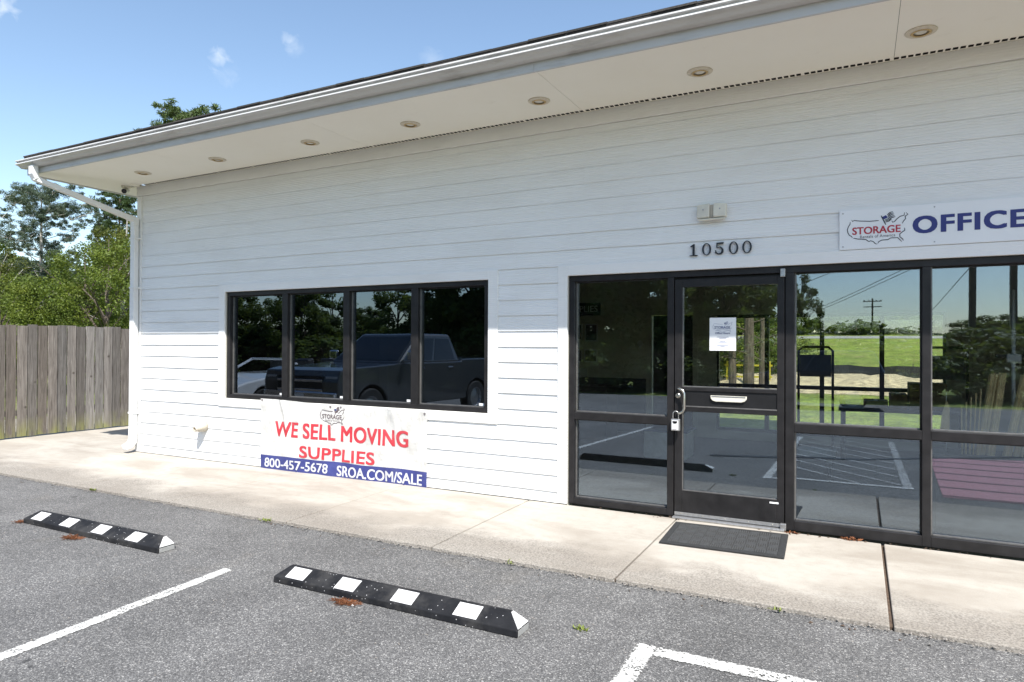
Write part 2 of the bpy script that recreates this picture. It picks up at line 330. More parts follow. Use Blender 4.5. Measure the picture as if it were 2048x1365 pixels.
def mk_rubberstop():
    a = N('stop_rubber'); v = a.pos()
    vo = a.n('ShaderNodeTexVoronoi', Vector=v, Scale=46.0); r = a.sep(vo.outputs['Color'])
    dot = a.math('MULTIPLY', a.ramp(vo.outputs['Distance'], (0.10, 1), (0.16, 0)), a.ramp(r[0], (0.66, 0), (0.7, 1)))
    c = a.mix(a.ramp(a.noise(v, 9, 4), (0.4, 0), (0.7, 1)), (0.008, 0.0085, 0.0105), (0.016, 0.0165, 0.019)); c = a.mix(dot, c, (0.55, 0.55, 0.55)); c = a.mix(a.ramp(a.noise(v, 3.5, 6, .7), (0.48, 0), (0.72, 0.42)), c, (0.10, 0.096, 0.09))
    a.set(Base_Color=c, Roughness=0.7); a.p.inputs['Specular IOR Level'].default_value = 0.25; a.bump(a.noise(v, 90, 3), 0.25, 0.003); MAT['stop_rubber'] = a.m
    b = N('stop_white'); v = b.pos(); n = b.noise(v, 30, 5, .7)
    b.set(Base_Color=b.mix(b.ramp(n, (0.52, 0), (0.72, 0.75)), (0.60, 0.60, 0.59), (0.30, 0.29, 0.28)), Roughness=0.45); MAT['stop_white'] = b.m
    c = N('stop_grey'); v = c.pos(); n = c.noise(v, 30, 5, .7); c.set(Base_Color=c.mix(n, (0.2, 0.2, 0.19), (0.45, 0.45, 0.44)), Roughness=0.6); MAT['stop_grey'] = c.m
mk_rubberstop()
def mk_banner():
    for nm, c0, c1 in (('banner_white', (0.60, 0.597, 0.58), (0.52, 0.51, 0.48)), ('banner_blue', (0.036, 0.046, 0.19), (0.065, 0.078, 0.24)),
                       ('banner_red', (0.50, 0.035, 0.05), (0.56, 0.08, 0.10)), ('banner_letter', (0.58, 0.59, 0.62), (0.5, 0.51, 0.56))):
        a = N(nm); v = a.pos(); n = a.noise(v, 5, 6, .7)
        a.set(Base_Color=a.mix(a.ramp(n, (0.45, 0), (0.75, 1)), c0, c1), Roughness=0.5); a.bump(a.math('ADD', a.noise(v, 14, 3), a.math('MULTIPLY', a.noise(a.pos((1.6, 1, 0.7)), 3.0, 3, .5, 1.2), 3.0)), 0.5, 0.012); MAT[nm] = a.m
mk_banner()
def mk_shingle():
    a = N('shingle'); v = a.pos(); r = a.rand()
    a.set(Base_Color=a.mix(1.0, a.ramp(a.noise(v, 120, 3), (0.3, (0.018, 0.016, 0.015)), (0.7, (0.06, 0.055, 0.05))), a.ramp(r, (0, 0.7), (1, 1.3)), 'MULTIPLY'), Roughness=0.95); MAT['shingle'] = a.m
mk_shingle()

# ------------------------------------------------------------------ geometry helpers
LOC = {}
def tag(o, label=None, cat=None, group=None, kind=None):
    if label: o['label'] = label
    if cat: o['category'] = cat
    if group: o['group'] = group
    if kind: o['kind'] = kind
    return o
def thing(name, loc, label, cat, group=None):
    o = bpy.data.objects.new(name, None); o.empty_display_size = 0.1; COL.objects.link(o)
    o.location = loc; LOC[o] = Vector(loc)
    return tag(o, label, cat, group)
def mesh_obj(name, me, mat, parent=None, smooth=False, bevel=0.0):
    o = bpy.data.objects.new(name, me); COL.objects.link(o)
    if mat is not None and not me.materials: me.materials.append(MAT[mat] if isinstance(mat, str) else mat)
    if parent is not None:
        o.parent = parent; LOC[o] = LOC.get(parent, Vector((0, 0, 0)))
    else: LOC[o] = Vector((0, 0, 0))
    if smooth: me.polygons.foreach_set('use_smooth', [True]*len(me.polygons))
    if bevel:
        b = o.modifiers.new('edge', 'BEVEL'); b.width = bevel; b.segments = 2; b.limit_method = 'ANGLE'; b.angle_limit = R_(35)
    return o
class B:
    """collects shapes in world coordinates for ONE mesh"""
    def __init__(s): s.v = []; s.f = []
    def add(s, vs, fs):
        o = len(s.v); s.v += [tuple(p) for p in vs]; s.f += [tuple(i+o for i in f) for f in fs]; return s
    def box(s, x0, x1, y0, y1, z0, z1, m=None):
        vs = [Vector(p) for p in ((x0, y0, z0), (x1, y0, z0), (x1, y1, z0), (x0, y1, z0), (x0, y0, z1), (x1, y0, z1), (x1, y1, z1), (x0, y1, z1))]
        if m is not None: vs = [m @ p for p in vs]
        return s.add(vs, ((0, 3, 2, 1), (4, 5, 6, 7), (0, 1, 5, 4), (1, 2, 6, 5), (2, 3, 7, 6), (3, 0, 4, 7)))
    def prism(s, poly, axis, a, b, m=None):
        """poly: 2D ring; axis 0/1/2 = extrusion axis, from a to b"""
        def P(p, t):
            q = [p[0], p[1]]; q.insert(axis, t); q = Vector(q)
            return m @ q if m is not None else q
        n = len(poly); vs = [P(p, a) for p in poly]+[P(p, b) for p in poly]
        fs = [tuple(range(n-1, -1, -1)), tuple(range(n, 2*n))]+[(i, (i+1) % n, n+(i+1) % n, n+i) for i in range(n)]
        return s.add(vs, fs)
    def tube(s, pts, rad, n=8, cap=True):
        pts = [Vector(p) for p in pts]; rs = rad if isinstance(rad, (list, tuple)) else [rad]*len(pts)
        vs = []; up = None
        for i, p in enumerate(pts):
            d = (pts[min(i+1, len(pts)-1)]-pts[max(i-1, 0)]).normalized()
            if up is None: up = Vector((0, 0, 1)) if abs(d.z) < 0.9 else Vector((1, 0, 0))
            a = d.cross(up).normalized(); b = a.cross(d).normalized(); up = b
            for k in range(n):
                t = 2*math.pi*k/n; vs.append(p+a*(math.cos(t)*rs[i])+b*(math.sin(t)*rs[i]))
        fs = [(i*n+k, i*n+(k+1) % n, (i+1)*n+(k+1) % n, (i+1)*n+k) for i in range(len(pts)-1) for k in range(n)]
        if cap: fs += [tuple(range(n-1, -1, -1)), tuple(range((len(pts)-1)*n, len(pts)*n))]
        return s.add(vs, fs)
    def rtube(s, pts, w, h, side):
        """rectangular duct; side = fixed sideways unit vector"""
        pts = [Vector(p) for p in pts]; side = Vector(side); vs = []
        for i, p in enumerate(pts):
            d0 = (p-pts[i-1]).normalized() if i else None; d1 = (pts[i+1]-p).normalized() if i < len(pts)-1 else None
            d = ((d0 or d1)+(d1 or d0)).normalized(); k = 1.0
            if d0 and d1: k = 1/max(0.5, d.dot(d0))
            b = side.cross(d).normalized()*k
            vs += [p-side*w/2-b*h/2, p+side*w/2-b*h/2, p+side*w/2+b*h/2, p-side*w/2+b*h/2]
        fs = [(i*4+k, i*4+(k+1) % 4, i*4+4+(k+1) % 4, i*4+4+k) for i in range(len(pts)-1) for k in range(4)]
        fs += [(3, 2, 1, 0), tuple(range(len(vs)-4, len(vs)))]
        return s.add(vs, fs)
    def lathe(s, prof, origin, ax, n=20, closed=False):
        """prof: (radius, height along ax)"""
        o = Vector(origin); ax = Vector(ax).normalized(); u = ax.orthogonal().normalized(); w = ax.cross(u)
        vs = [o+ax*h+(u*math.cos(2*math.pi*k/n)+w*math.sin(2*math.pi*k/n))*r for r, h in prof for k in range(n)]
        m = len(prof); rng = m if closed else m-1
        fs = [(i*n+k, i*n+(k+1) % n, ((i+1) % m)*n+(k+1) % n, ((i+1) % m)*n+k) for i in range(rng) for k in range(n)]
        if not closed:
            if prof[0][0] > 1e-5: fs.append(tuple(range(n-1, -1, -1)))
            if prof[-1][0] > 1e-5: fs.append(tuple(range((m-1)*n, m*n)))
        return s.add(vs, fs)
    def me(s, name, off=Vector((0, 0, 0))):
        me = bpy.data.meshes.new(name); me.from_pydata([(p[0]-off.x, p[1]-off.y, p[2]-off.z) for p in s.v], [], s.f); me.update()
        bm = bmesh.new(); bm.from_mesh(me); bmesh.ops.recalc_face_normals(bm, faces=bm.faces); bm.to_mesh(me); bm.free()
        return me
    def build(s, name, mat, parent=None, smooth=False, bevel=0.0):
        off = LOC.get(parent, Vector((0, 0, 0))) if parent is not None else Vector((0, 0, 0))
        return mesh_obj(name, s.me(name, off), mat, parent, smooth, bevel)
def copy_tree(o, parent=None):
    c = o.copy(); COL.objects.link(c); c.parent = parent
    for ch in list(o.children): copy_tree(ch, c)
    return c
def text_2d(body, bold=0.0, spacing=1.0, shear=0.0):
    cu_ = bpy.data.curves.new('lettering', 'FONT'); cu_.body = body; cu_.size = 1; cu_.offset = bold; cu_.space_character = spacing; cu_.shear = shear; cu_.resolution_u = 4
    o = bpy.data.objects.new('lettering', cu_); COL.objects.link(o)
    dg = bpy.context.evaluated_depsgraph_get(); me = bpy.data.meshes.new_from_object(o.evaluated_get(dg))
    vs = [(v.co.x, v.co.y) for v in me.vertices]; fs = [tuple(p.vertices) for p in me.polygons]
    COL.objects.unlink(o); bpy.data.objects.remove(o); bpy.data.curves.remove(cu_); bpy.data.meshes.remove(me)
    x0 = min(p[0] for p in vs); x1 = max(p[0] for p in vs); y0 = min(p[1] for p in vs); y1 = max(p[1] for p in vs)
    return [((x-x0)/(x1-x0), (y-y0)/(y1-y0)) for x, y in vs], fs
def letters(body, rect, yfun, mat, parent, bold=0.0, spacing=1.0, cut=0.0, name='lettering', shear=0.0):
    """flat print in the x-z rectangle (x0,x1,z0,z1), lying on y = yfun(x, z)"""
    vs, fs = text_2d(body, 0.0, spacing, shear); x0, x1, z0, z1 = rect
    hh = z1-z0; bx_ = bold*hh*1.5; bz_ = bold*hh*0.75
    sh = [(0, 0)]+([(dx*bx_, dz*bz_) for dx in (-1, -.5, .5, 1) for dz in (-1, 1)] if bold else [])
    V = []; Fs = []; LY = []
    for k_, (dx, dz) in enumerate(sh):
        Fs += [tuple(i+len(V) for i in f) for f in fs]
        V += [(x0+bx_+u*(x1-x0-2*bx_)+dx, 0.00012*k_, z0+bz_+v*(hh-2*bz_)+dz) for u, v in vs]
    me = bpy.data.meshes.new(name); me.from_pydata(V, [], Fs)
    bm = bmesh.new(); bm.from_mesh(me)
    if cut:
        bmesh.ops.remove_doubles(bm, verts=bm.verts, dist=2e-5)
        k = x0+cut
        while k < x1:
            bmesh.ops.bisect_plane(bm, geom=bm.verts[:]+bm.edges[:]+bm.faces[:], plane_co=(k, 0, 0), plane_no=(1, 0, 0)); k += cut
        k = z0+cut
        while k < z1:
            bmesh.ops.bisect_plane(bm, geom=bm.verts[:]+bm.edges[:]+bm.faces[:], plane_co=(0, 0, k), plane_no=(0, 0, 1)); k += cut
    off = LOC.get(parent, Vector((0, 0, 0)))
    for v in bm.verts: v.co = Vector((v.co.x, yfun(v.co.x, v.co.z)-v.co.y, v.co.z))-off
    bm.normal_update()
    for f in bm.faces:
        if f.normal.y > 0: f.normal_flip()
    bm.to_mesh(me); bm.free(); me.update()
    return mesh_obj(name, me, mat, parent)
def stroke(b, pts, w, yfun):
    """a drawn line of width w in the x-z plane"""
    P = []
    for p, q in zip(pts[:-1], pts[1:]):
        p, q = Vector(p), Vector(q); k_ = max(1, int((q-p).length/0.012)); P += [p.lerp(q, i/k_) for i in range(k_)]
    P.append(Vector(pts[-1])); L = []; Rr = []
    for i, p in enumerate(P):
        d = (P[min(i+1, len(P)-1)]-P[max(i-1, 0)]).normalized(); n = Vector((-d.y, d.x)); k = w/2*(0.55 if i in (0, len(P)-1) else 1)
        L.append(p+n*k); Rr.append(p-n*k)
    vs = [(q.x, yfun(q.x, q.y), q.y) for q in L+Rr]; n = len(P)
    b.add(vs, [(i, n+i, n+i+1, i+1) for i in range(n-1)])
MAP = dict(a=[(-.179,.078),(-.172,.066),(-.162,.073),(-.118,.065),(-.052,.058),(.01,.059)], b=[(-.189,.063),(-.191,.045),(-.202,.027),(-.21,.001),(-.205,-.022),(-.195,-.042),(-.182,-.05),(-.173,-.062)],
 c=[(-.168,-.066),(-.132,-.076),(-.112,-.078),(-.079,-.084),(-.059,-.1),(-.046,-.095),(-.029,-.102),(-.016,-.118),(-.002,-.125)], d=[(.002,-.12),(.01,-.105),(.029,-.095),(.071,-.094),(.09,-.082),(.129,-.083),(.136,-.082),(.151,-.099),(.164,-.115)],
 e=[(.176,-.108),(.167,-.093),(.151,-.077),(.151,-.055),(.167,-.042),(.184,-.029),(.182,-.01)], f=[(.167,.024),(.173,.038),(.189,.059),(.186,.077),(.204,.092),(.192,.106)],
 g=[(.097,.052),(.103,.038),(.116,.043),(.129,.06),(.154,.08),(.179,.085),(.182,.107)], pole=[(.025,.096),(.057,.022)])
STRIPES = [[(.065,.097),(.084,.115),(.104,.121)],[(.068,.087),(.087,.106),(.109,.111)],[(.071,.078),(.09,.096),(.113,.102)],[(.049,.061),(.071,.067),(.094,.085),(.117,.09)],[(.049,.052),(.078,.059),(.097,.075),(.121,.08)],[(.052,.043),(.078,.049),(.097,.065)]]
def logo(parent, cx, cz, s, yfun, ink, word, small, w=0.0045, cut=0.0):
    T = lambda p: (cx+p[0]*s, cz+p[1]*s)
    b = B()
    for k, pl in MAP.items(): stroke(b, [T(p) for p in pl], w*s*(1.3 if k == 'pole' else 1), yfun)
    for st in STRIPES: stroke(b, [T(p) for p in st], w*s*1.1, yfun)
    b.build('logo_outline', ink, parent)
    c = B(); q = [T(p) for p in ((.031,.084),(.058,.097),(.07,.077),(.045,.065))]
    c.add([(p[0], yfun(*p), p[1]) for p in q], [(0, 3, 2, 1)]).build('logo_canton', 'print_blue' if small else 'ink_blue', parent)
    letters('STORAGE', (cx-.175*s, cx+.157*s, cz-.041*s, cz+.017*s), yfun, word, parent, 0.022, 1.0, cut, 'logo_word')
    letters('Rentals of America', (cx-.12*s, cx+.121*s, cz-.072*s, cz-.049*s), yfun, ink, parent, 0.0, 1.05, cut, 'logo_subline')

# ------------------------------------------------------------------ ground, lot, sidewalk
def lotz(y): return -0.040+0.02*(max(y, -19.5)+1.72) if y < -1.72 else -0.040
xs = [-420, -60, -16, 9, 60, 420]; ys = [-420, -19.5, -8, -1.72, 0.5, 8, 420]
gz = lambda y: lotz(y)-0.09 if y < 0.4 else -0.07
g = B(); g.add([(x, y, gz(y)) for y in ys for x in xs], [(j*6+i, j*6+i+1, j*6+i+7, j*6+i+6) for j in range(len(ys)-1) for i in range(5)])
tag(g.build('ground', 'grass'), kind='structure')
ex = list(np.arange(-32, 13.01, 0.12)); r1 = random.Random(3); b = B(); n = len(ex); jit = 0
vs = []
for x in ex:
    jit = jit*0.7+r1.uniform(-1, 1)*0.008
    vs.append((x, -1.712+jit, lotz(-1.73)+r1.uniform(-.004, .004)))
for y in (-1.80, -4, -8, -13, -19.3): vs += [(x, y, lotz(y)) for x in ex]
b.add(vs, [(j*n+i, j*n+n+i, j*n+n+i+1, j*n+i+1) for j in range(5) for i in range(n-1)])
lot = tag(b.build('parking_lot', 'asphalt'), kind='structure')
def paint(pts, w, name='parking_line', mat='road_paint', dz=0.004):
    """a painted strip between two ground points, lying on the lot"""
    p = Vector((pts[0][0], pts[0][1], 0)); q = Vector((pts[1][0], pts[1][1], 0)); d = (q-p).normalized(); s = Vector((-d.y, d.x, 0))*w/2
    k = max(2, int((q-p).length/0.5)); P = [p.lerp(q, i/k) for i in range(k+1)]; vs = []
    for i, c in enumerate(P):
        for t in (s, -s): a = c+t; vs.append((a.x, a.y, lotz(a.y)+dz))
    me = bpy.data.meshes.new(name); me.from_pydata(vs, [], [(2*i, 2*i+1, 2*i+3, 2*i+2) for i in range(k)]); uvl = me.uv_layers.new()
    for pl in me.polygons:
        for li in pl.loop_indices: uvl.data[li].uv = (me.loops[li].vertex_index % 2, me.loops[li].vertex_index//2/k)
        if pl.normal.z < 0: pl.flip()
    return mesh_obj(name, me, mat, lot)
for x in (-12.98, -9.95, -6.93): paint(((x, -2.75), (x, -7.6)), 0.105)
paint(((-3.92, -2.70), (-3.83, -7.6)), 0.105)
paint(((-0.985, -2.49), (-0.985, -7.4)), 0.112)          # access aisle outline
paint(((-0.93, -2.545), (0.54, -2.545)), 0.112, dz=0.0055)
paint(((0.485, -2.60), (0.485, -7.4)), 0.112, mat='hatch_paint')
for k in range(1, 9):
    y0 = -3.05-.62*k; xe_ = min(.42, -.92+(-2.63-y0)/1.15); xs_ = -.92 if y0 > -7.3 else -.92+(-7.3-y0)/1.15
    paint(((xs_, y0+(xs_+.92)*1.15), (xe_, y0+(xe_+.92)*1.15)), 0.075, mat='hatch_paint')
paint(((3.6, -2.6), (3.6, -7.4)), 0.105); paint(((6.6, -2.6), (6.6, -7.4)), 0.105)
q = B(); q.add([(0.78, -2.2, lotz(-2.2)+.004), (2.6, -2.3, lotz(-2.3)+.004), (3.3, -6.4, lotz(-6.4)+.004), (0.92, -5.5, lotz(-5.5)+.004)], [(0, 3, 2, 1)])
q.build('painted_patch', 'red_paint', lot)
paint(((-1.95, -4.1), (0.0, -4.75)), 0.16, 'painted_shadow', 'shadow_paint', 0.0065); paint(((0.0, -4.75), (2.3, -6.5)), 0.10, 'painted_shadow', 'shadow_paint', 0.0065)  # cast shadow streaks on the lot, painted as dark strips
# sidewalk: separate slabs with joints
sidew = thing('sidewalk', (-1.4, -0.86, -0.1), None, None); sidew['kind'] = 'structure'
joints = [-15.0, -12.05, -9.02, -7.48, -5.955, -4.395, -2.885, -1.43, 0.16, 1.72, 3.28, 4.9, 6.6]
r2 = random.Random(5)
def slab(x0, x1, y0, y1, z=0.0):
    b = B(); k = 24; vs = []
    P = [(x0+(x1-x0)*i/k, y0+(r2.uniform(-.006, .006) if 0 < i < k else 0)) for i in range(k+1)]
    ring = P+[(x1, y1), (x0, y1)]
    zt = lambda y: z-0.012*min(1.0, max(0.0, -y/1.72))
    n = len(ring); vs = [(x, y, zt(y)) for x, y in ring]+[(x, y, -0.14) for x, y in ring]
    b.add(vs, [tuple(range(n)), tuple(range(2*n-1, n-1, -1))]+[(i, n+i, n+(i+1) % n, (i+1) % n) for i in range(n)])
    return b.build('slab', 'concrete', sidew, bevel=0.007)
for a0, a1 in zip(joints[:-1], joints[1:]):
    gap = 0.0065
    l = 0.010 if abs(a0-0.16) < .01 else gap; rr = 0.010 if abs(a1-0.16) < .01 else (0.007 if abs(a1+1.43) < .01 else gap)
    slab(a0+l, a1-rr, -1.72, -0.03 if a0 > -9.1 else 0.6)
slab(-15, -11.99, .61, 8.0); slab(-11.98, -9.02, .61, 4.0); slab(-11.98, -9.02, 4.01, 8.0)
B().box(-15, 6.6, -1.69, 0.02, -0.13, -0.028).build('joint_filler', 'soil', sidew)
# crumbs of broken asphalt and grit along the joint
def scatter(name, n, fx, mat, parent=None, rs=(0.004, 0.011), seed=1):
    r = random.Random(seed); b = B()
    for i in range(n):
        x, y, z = fx(r); s = r.uniform(*rs)
        c = Vector((x, y, z+s*0.35)); vs = [c+Vector((r.uniform(.6, 1.2)*dx*s, r.uniform(.6, 1.2)*dy*s, r.uniform(.4, .8)*dz*s)) for dx, dy, dz in ((1, 0, 0), (-1, 0, 0), (0, 1, 0), (0, -1, 0), (0, 0, 1), (0, 0, -1))]
        b.add(vs, ((0, 2, 4), (2, 1, 4), (1, 3, 4), (3, 0, 4), (2, 0, 5), (1, 2, 5), (3, 1, 5), (0, 3, 5)))
    o = b.build(name, mat, parent); o['kind'] = 'stuff'; return o
o = scatter('edge_gravel', 1500, lambda r: (r.uniform(-12, 3), -1.722-abs(r.gauss(0, .022)), -0.03), 'pebble', None, (0.003, 0.009), 2)
tag(o, 'loose grit and crumbs along the kerb joint', 'gravel')
o = scatter('lot_grit', 900, lambda r: (lambda x, y: (x, y, lotz(y)))(r.uniform(-7, 2), r.uniform(-4.6, -1.8)), 'pebble', None, (0.003, 0.007), 4)
tag(o, 'small pale stones loose on the asphalt', 'gravel')

# ------------------------------------------------------------------ the building
bld = thing('office_building', (-1.5, 3.0, 0.0), 'white lap-sided single-storey office with deep eave and dark storefront glass', 'building')
XL, XR, SOF = -9.075, 6.4, 3.735
WX0, WX1, WZ0, WZ1 = -7.262, -3.362, 0.824, 2.192           # window opening
SX0, SX1, SZ1 = -2.487, 4.05, 2.192                          # storefront opening
wall = B()
for x0, x1, z0, z1 in ((XL+.02, WX0, -.1, SOF), (WX0, WX1, -.1, WZ0), (WX0, WX1, WZ1, SOF), (WX1, SX0, -.1, SOF), (SX0, SX1, SZ1, SOF), (SX1, XR, -.1, SOF)):
    wall.box(x0, x1, 0.003, 0.16, z0, z1)
wall.build('wall', 'room_wall', bld)
LAP, Z0 = 0.1555, 1.663
CX0, CX1, CZ0, CZ1 = -7.372, -3.250, 0.722, 2.286            # window casing
TX0 = -2.587                                                 # storefront casing
r3 = random.Random(11)
def siding(x0, x1, z0, z1):
    t = (z1-z0)/LAP
    zt = z1+0.012 if t > .99 else z1
    pts = ((-0.0168, z0), (-0.0048, zt), (0.0022, zt), (-0.0112, z0)) if z0 < 2.75 else ((-0.0125, z0), (-0.0048, zt), (0.0022, zt), (-0.0085, z0))
    b = B(); dy = r3.uniform(-.0003, .0003); dz = 0.0
    ns = max(1, int((x1-x0)/.45)); vs = []
    for i in range(ns+1):
        xx = x0+.0003+(x1-x0-.0006)*i/ns; jz = r3.uniform(-.0016, .0016) if z0 > .05 else 0; jy = r3.uniform(-.0012, .0012)
        vs += [(xx, pts[0][0]+jy, z0+jz), (xx, pts[1][0], pts[1][1]), (xx, pts[2][0], pts[2][1]), (xx, pts[3][0]+jy*.4, z0+jz)]
    b.add(vs, [(4*i+k_, 4*i+(k_+1) % 4, 4*i+4+(k_+1) % 4, 4*i+4+k_) for i in range(ns) for k_ in range(4)]+[(3, 2, 1, 0), (4*ns, 4*ns+1, 4*ns+2, 4*ns+3)])
    b.build('siding_board', 'siding', bld)
k = -11
while Z0+LAP*k < 3.60:
    z0 = Z0+LAP*k; z1 = min(z0+LAP, 3.60)
    z0 = max(z0, 0.004)
    spans = [(-8.978, XR)]
    if z0 < CZ1-.02 and z1 > CZ0+.02: spans = [(a, b) for s, e in spans for a, b in ((s, CX0), (CX1, e))]
    if z0 < 2.27: spans = [(s, min(e, TX0)) for s, e in spans if s < TX0]
    for s, e in spans:
        x = s; cutx = s+r3.uniform(1.2, 3.6)
        while e-cutx > 0.9:
            siding(x, cutx, z0, z1); x = cutx; cutx += 3.66
        siding(x, e, z0, z1)
    k += 1
P_ = lambda nm, x0, x1, y0, y1, z0, z1, mat='trim_white', par=None, bv=0.003: B().box(x0, x1, y0, y1, z0, z1).build(nm, mat, par or bld, bevel=bv)
P_('corner_board', XL, -8.98, -0.024, 0.10, 0.003, 3.60)
P_('corner_board', XL-0.002, XL+.022, 0.102, 6.4, 0.003, 3.60)
P_('frieze_board', XL, XR, -0.030, 0.003, 3.604, SOF-.0012, bv=.004)
# casings
P_('window_casing', CX0, WX0, -0.024, 0.01, CZ0, CZ1); P_('window_casing', WX1, CX1, -0.024, 0.01, CZ0, CZ1)
P_('window_casing', WX0, WX1, -0.0235, 0.01, WZ1, CZ1); P_('window_casing', WX0, WX1, -0.0235, 0.01, CZ0, WZ0)
P_('storefront_casing', TX0, SX0, -0.024, 0.01, 0.004, 2.2885); P_('storefront_casing', SX0, SX1, -0.0235, 0.01, SZ1, 2.2885)
# soffit panels, vents, fascia
seams = [-9.66, -7.31, -4.87, -2.32, 0.232, 2.67, 5.1, 6.6]
for a0, a1 in zip(seams[:-1], seams[1:]):
    B().box(a0+.0015, a1-.0015, -1.098, -0.0915, SOF, SOF+.004).build('soffit_panel', 'soffit', bld)
B().box(-9.66, XR+.2, -0.0432, 0.0, SOF+.0009, SOF+.0019).build('soffit_edge', 'soffit', bld)
x = 0.263-0.0315-0.63*15; slot = 0.0475
while x < 2.4:
    xe = [x-.0275, x]
    for i in range(13): xe += [x+slot*i+.034, x+slot*i+.0475 if i < 12 else x+.6025]
    ye = (-.0920, -.0900, -.0450, -.043); b = B(); nx_ = len(xe)
    b.add([(q, yy, SOF+.0006) for yy in ye for q in xe], [(j*nx_+i, (j+1)*nx_+i, (j+1)*nx_+i+1, j*nx_+i+1) for j in range(3) for i in range(nx_-1) if not (j == 1 and i % 2 == 1)])
    b.build('soffit_vent', 'soffit', bld); x += 0.63
B().box(x-.0275, 6.6, -0.0915, -0.0432, SOF+.0007, SOF+.0017).build('soffit_filler', 'soffit', bld)
B().box(-9.66, 0.263-0.0315-0.63*15-.0275, -0.0915, -0.0432, SOF+.0007, SOF+.0017).build('soffit_filler', 'soffit', bld)
fas = [-9.70, -6.0, -2.327, 1.35, 5.0, 6.6]
for a0, a1 in zip(fas[:-1], fas[1:]): P_('fascia_board', a0+.0012, a1-.0012, -1.122, -1.0985, SOF-0.012, 3.925, 'gutter_white', bv=.002)
P_('rake_fascia', -9.702, -9.662, -1.098, 8.0, SOF-0.012, 3.925, 'gutter_white', bv=.002)
B().box(-9.661, XL, 0.001, 6.6, SOF+.001, SOF+.010).build('soffit_panel', 'soffit', bld)
# side and back walls, roof
side = B(); side.box(XL+.024, XL+.14, 0.161, 5.5, -.1, SOF); side.build('side_wall', 'siding', bld)
side = B(); side.box(XR-.14, XR, 0.161, 5.5, -.1, SOF); side.build('side_wall', 'siding', bld)
rf = B(); ry0, ry1, rz = -1.145, 7.2, 3.955
rf.add([(-9.72, ry0, rz), (6.7, ry0, rz), (6.7, ry1, rz), (-9.72, ry1, rz), (-6.6, 3.0, rz+1.02), (3.6, 3.0, rz+1.02)], [(0, 1, 5, 4), (1, 2, 5), (2, 3, 4, 5), (3, 0, 4), (3, 2, 1, 0)])
roof = rf.build('roof', 'shingle', bld)
sm = B(); sm.prism([(-1.158, 3.948), (-1.158, 3.964), (-0.92, 4.042), (-0.92, 4.026)], 0, 0.004, 0.332)
tabme = sm.me('shingle', LOC[bld]); tabme.materials.append(MAT['shingle'])
for i in range(49):
    o = bpy.data.objects.new('shingle', tabme); COL.objects.link(o); o.parent = roof
    o.location = (-9.735+0.335*i, r3.uniform(-.006, .003), 0.008+r3.uniform(-.002, .002))
tb = B(); tb.prism([(-1.152, 3.926), (-1.152, 3.963), (-0.75, 4.092), (-0.75, 4.070)], 0, -9.72, 6.7); tb.build('shingle_course', 'shingle', roof)
# gutter
gp = [(-1.123, 3.882), (-1.123, 3.800), (-1.178, 3.798), (-1.190, 3.803), (-1.201, 3.813), (-1.215, 3.823), (-1.236, 3.829), (-1.251, 3.832), (-1.254, 3.836), (-1.250, 3.848), (-1.231, 3.852), (-1.230, 3.869), (-1.252, 3.871), (-1.255, 3.874), (-1.253, 3.887), (-1.236, 3.891), (-1.224, 3.886), (-1.222, 3.850), (-1.178, 3.805), (-1.127, 3.805), (-1.127, 3.882)]
gsec = [-9.725, -5.6, -1.95, 2.0, 6.6]
for a0, a1 in zip(gsec[:-1], gsec[1:]): B().prism(gp, 0, a0, a1-.001).build('gutter', 'gutter_white', bld)
B().prism(gp[:16], 0, -9.728, -9.7235).build('gutter_end_cap', 'gutter_white', bld)
for gx in (-7.7, -5.58, -3.4, -1.93, .2): B().box(gx-.008, gx+.008, -1.2455, -1.1235, 3.874, 3.881).build('gutter_strap', 'gutter_white', bld)
# downspout
ds = B(); S = (1, 0, 0)
ds.rtube([(-9.42, -1.19, 3.803), (-9.42, -1.19, 3.70), (-9.42, -1.155, 3.63)], 0.10, 0.075, S); ds.build('downspout_elbow', 'downspout_white', bld, bevel=.012)
m = Vector((-9.05, -0.075, 3.26)); s0 = Vector((-9.42, -1.155, 3.635))
d = (m-s0).normalized(); sd = Vector((d.y, -d.x, 0)).normalized()*-1
B().rtube([s0-d*.03, m+d*.02], 0.088, 0.066, sd).build('downspout_offset', 'downspout_white', bld, bevel=.008)
dl = B(); n0 = m-d*.10
for i in range(5):
    t0 = i/5; c = n0.lerp(m, t0) if i < 3 else m
B().rtube([m-d*.09, m, m+Vector((0, 0, -.10))], 0.098, 0.076, S).build('downspout_elbow', 'downspout_white', bld, bevel=.012)
B().rtube([(-9.05, -.075, 3.19), (-9.05, -.075, 2.30)], 0.092, 0.070, S).build('downspout_pipe', 'downspout_white', bld, bevel=.01)
B().rtube([(-9.05, -.075, 2.31), (-9.05, -.075, 0.36)], 0.096, 0.074, S).build('downspout_pipe', 'downspout_white', bld, bevel=.01)
el_ = [(-9.05, -.075, .37), (-9.05, -.075, .20), (-9.055, -.085, .15), (-9.075, -.105, .11), (-9.11, -.13, .085), (-9.15, -.155, .07)]
B().rtube(el_[:2]+[(-9.05, -.085, .14), (-9.05, -.13, .095), (-9.05, -.20, .075)], 0.102, 0.078, S).build('downspout_elbow', 'downspout_white', bld, bevel=.012)
for z in (3.0, 2.305, .55): B().box(-9.105, -8.99, -.117, -.024, z-.012, z+.012).build('downspout_strap', 'downspout_white', bld, bevel=.002)

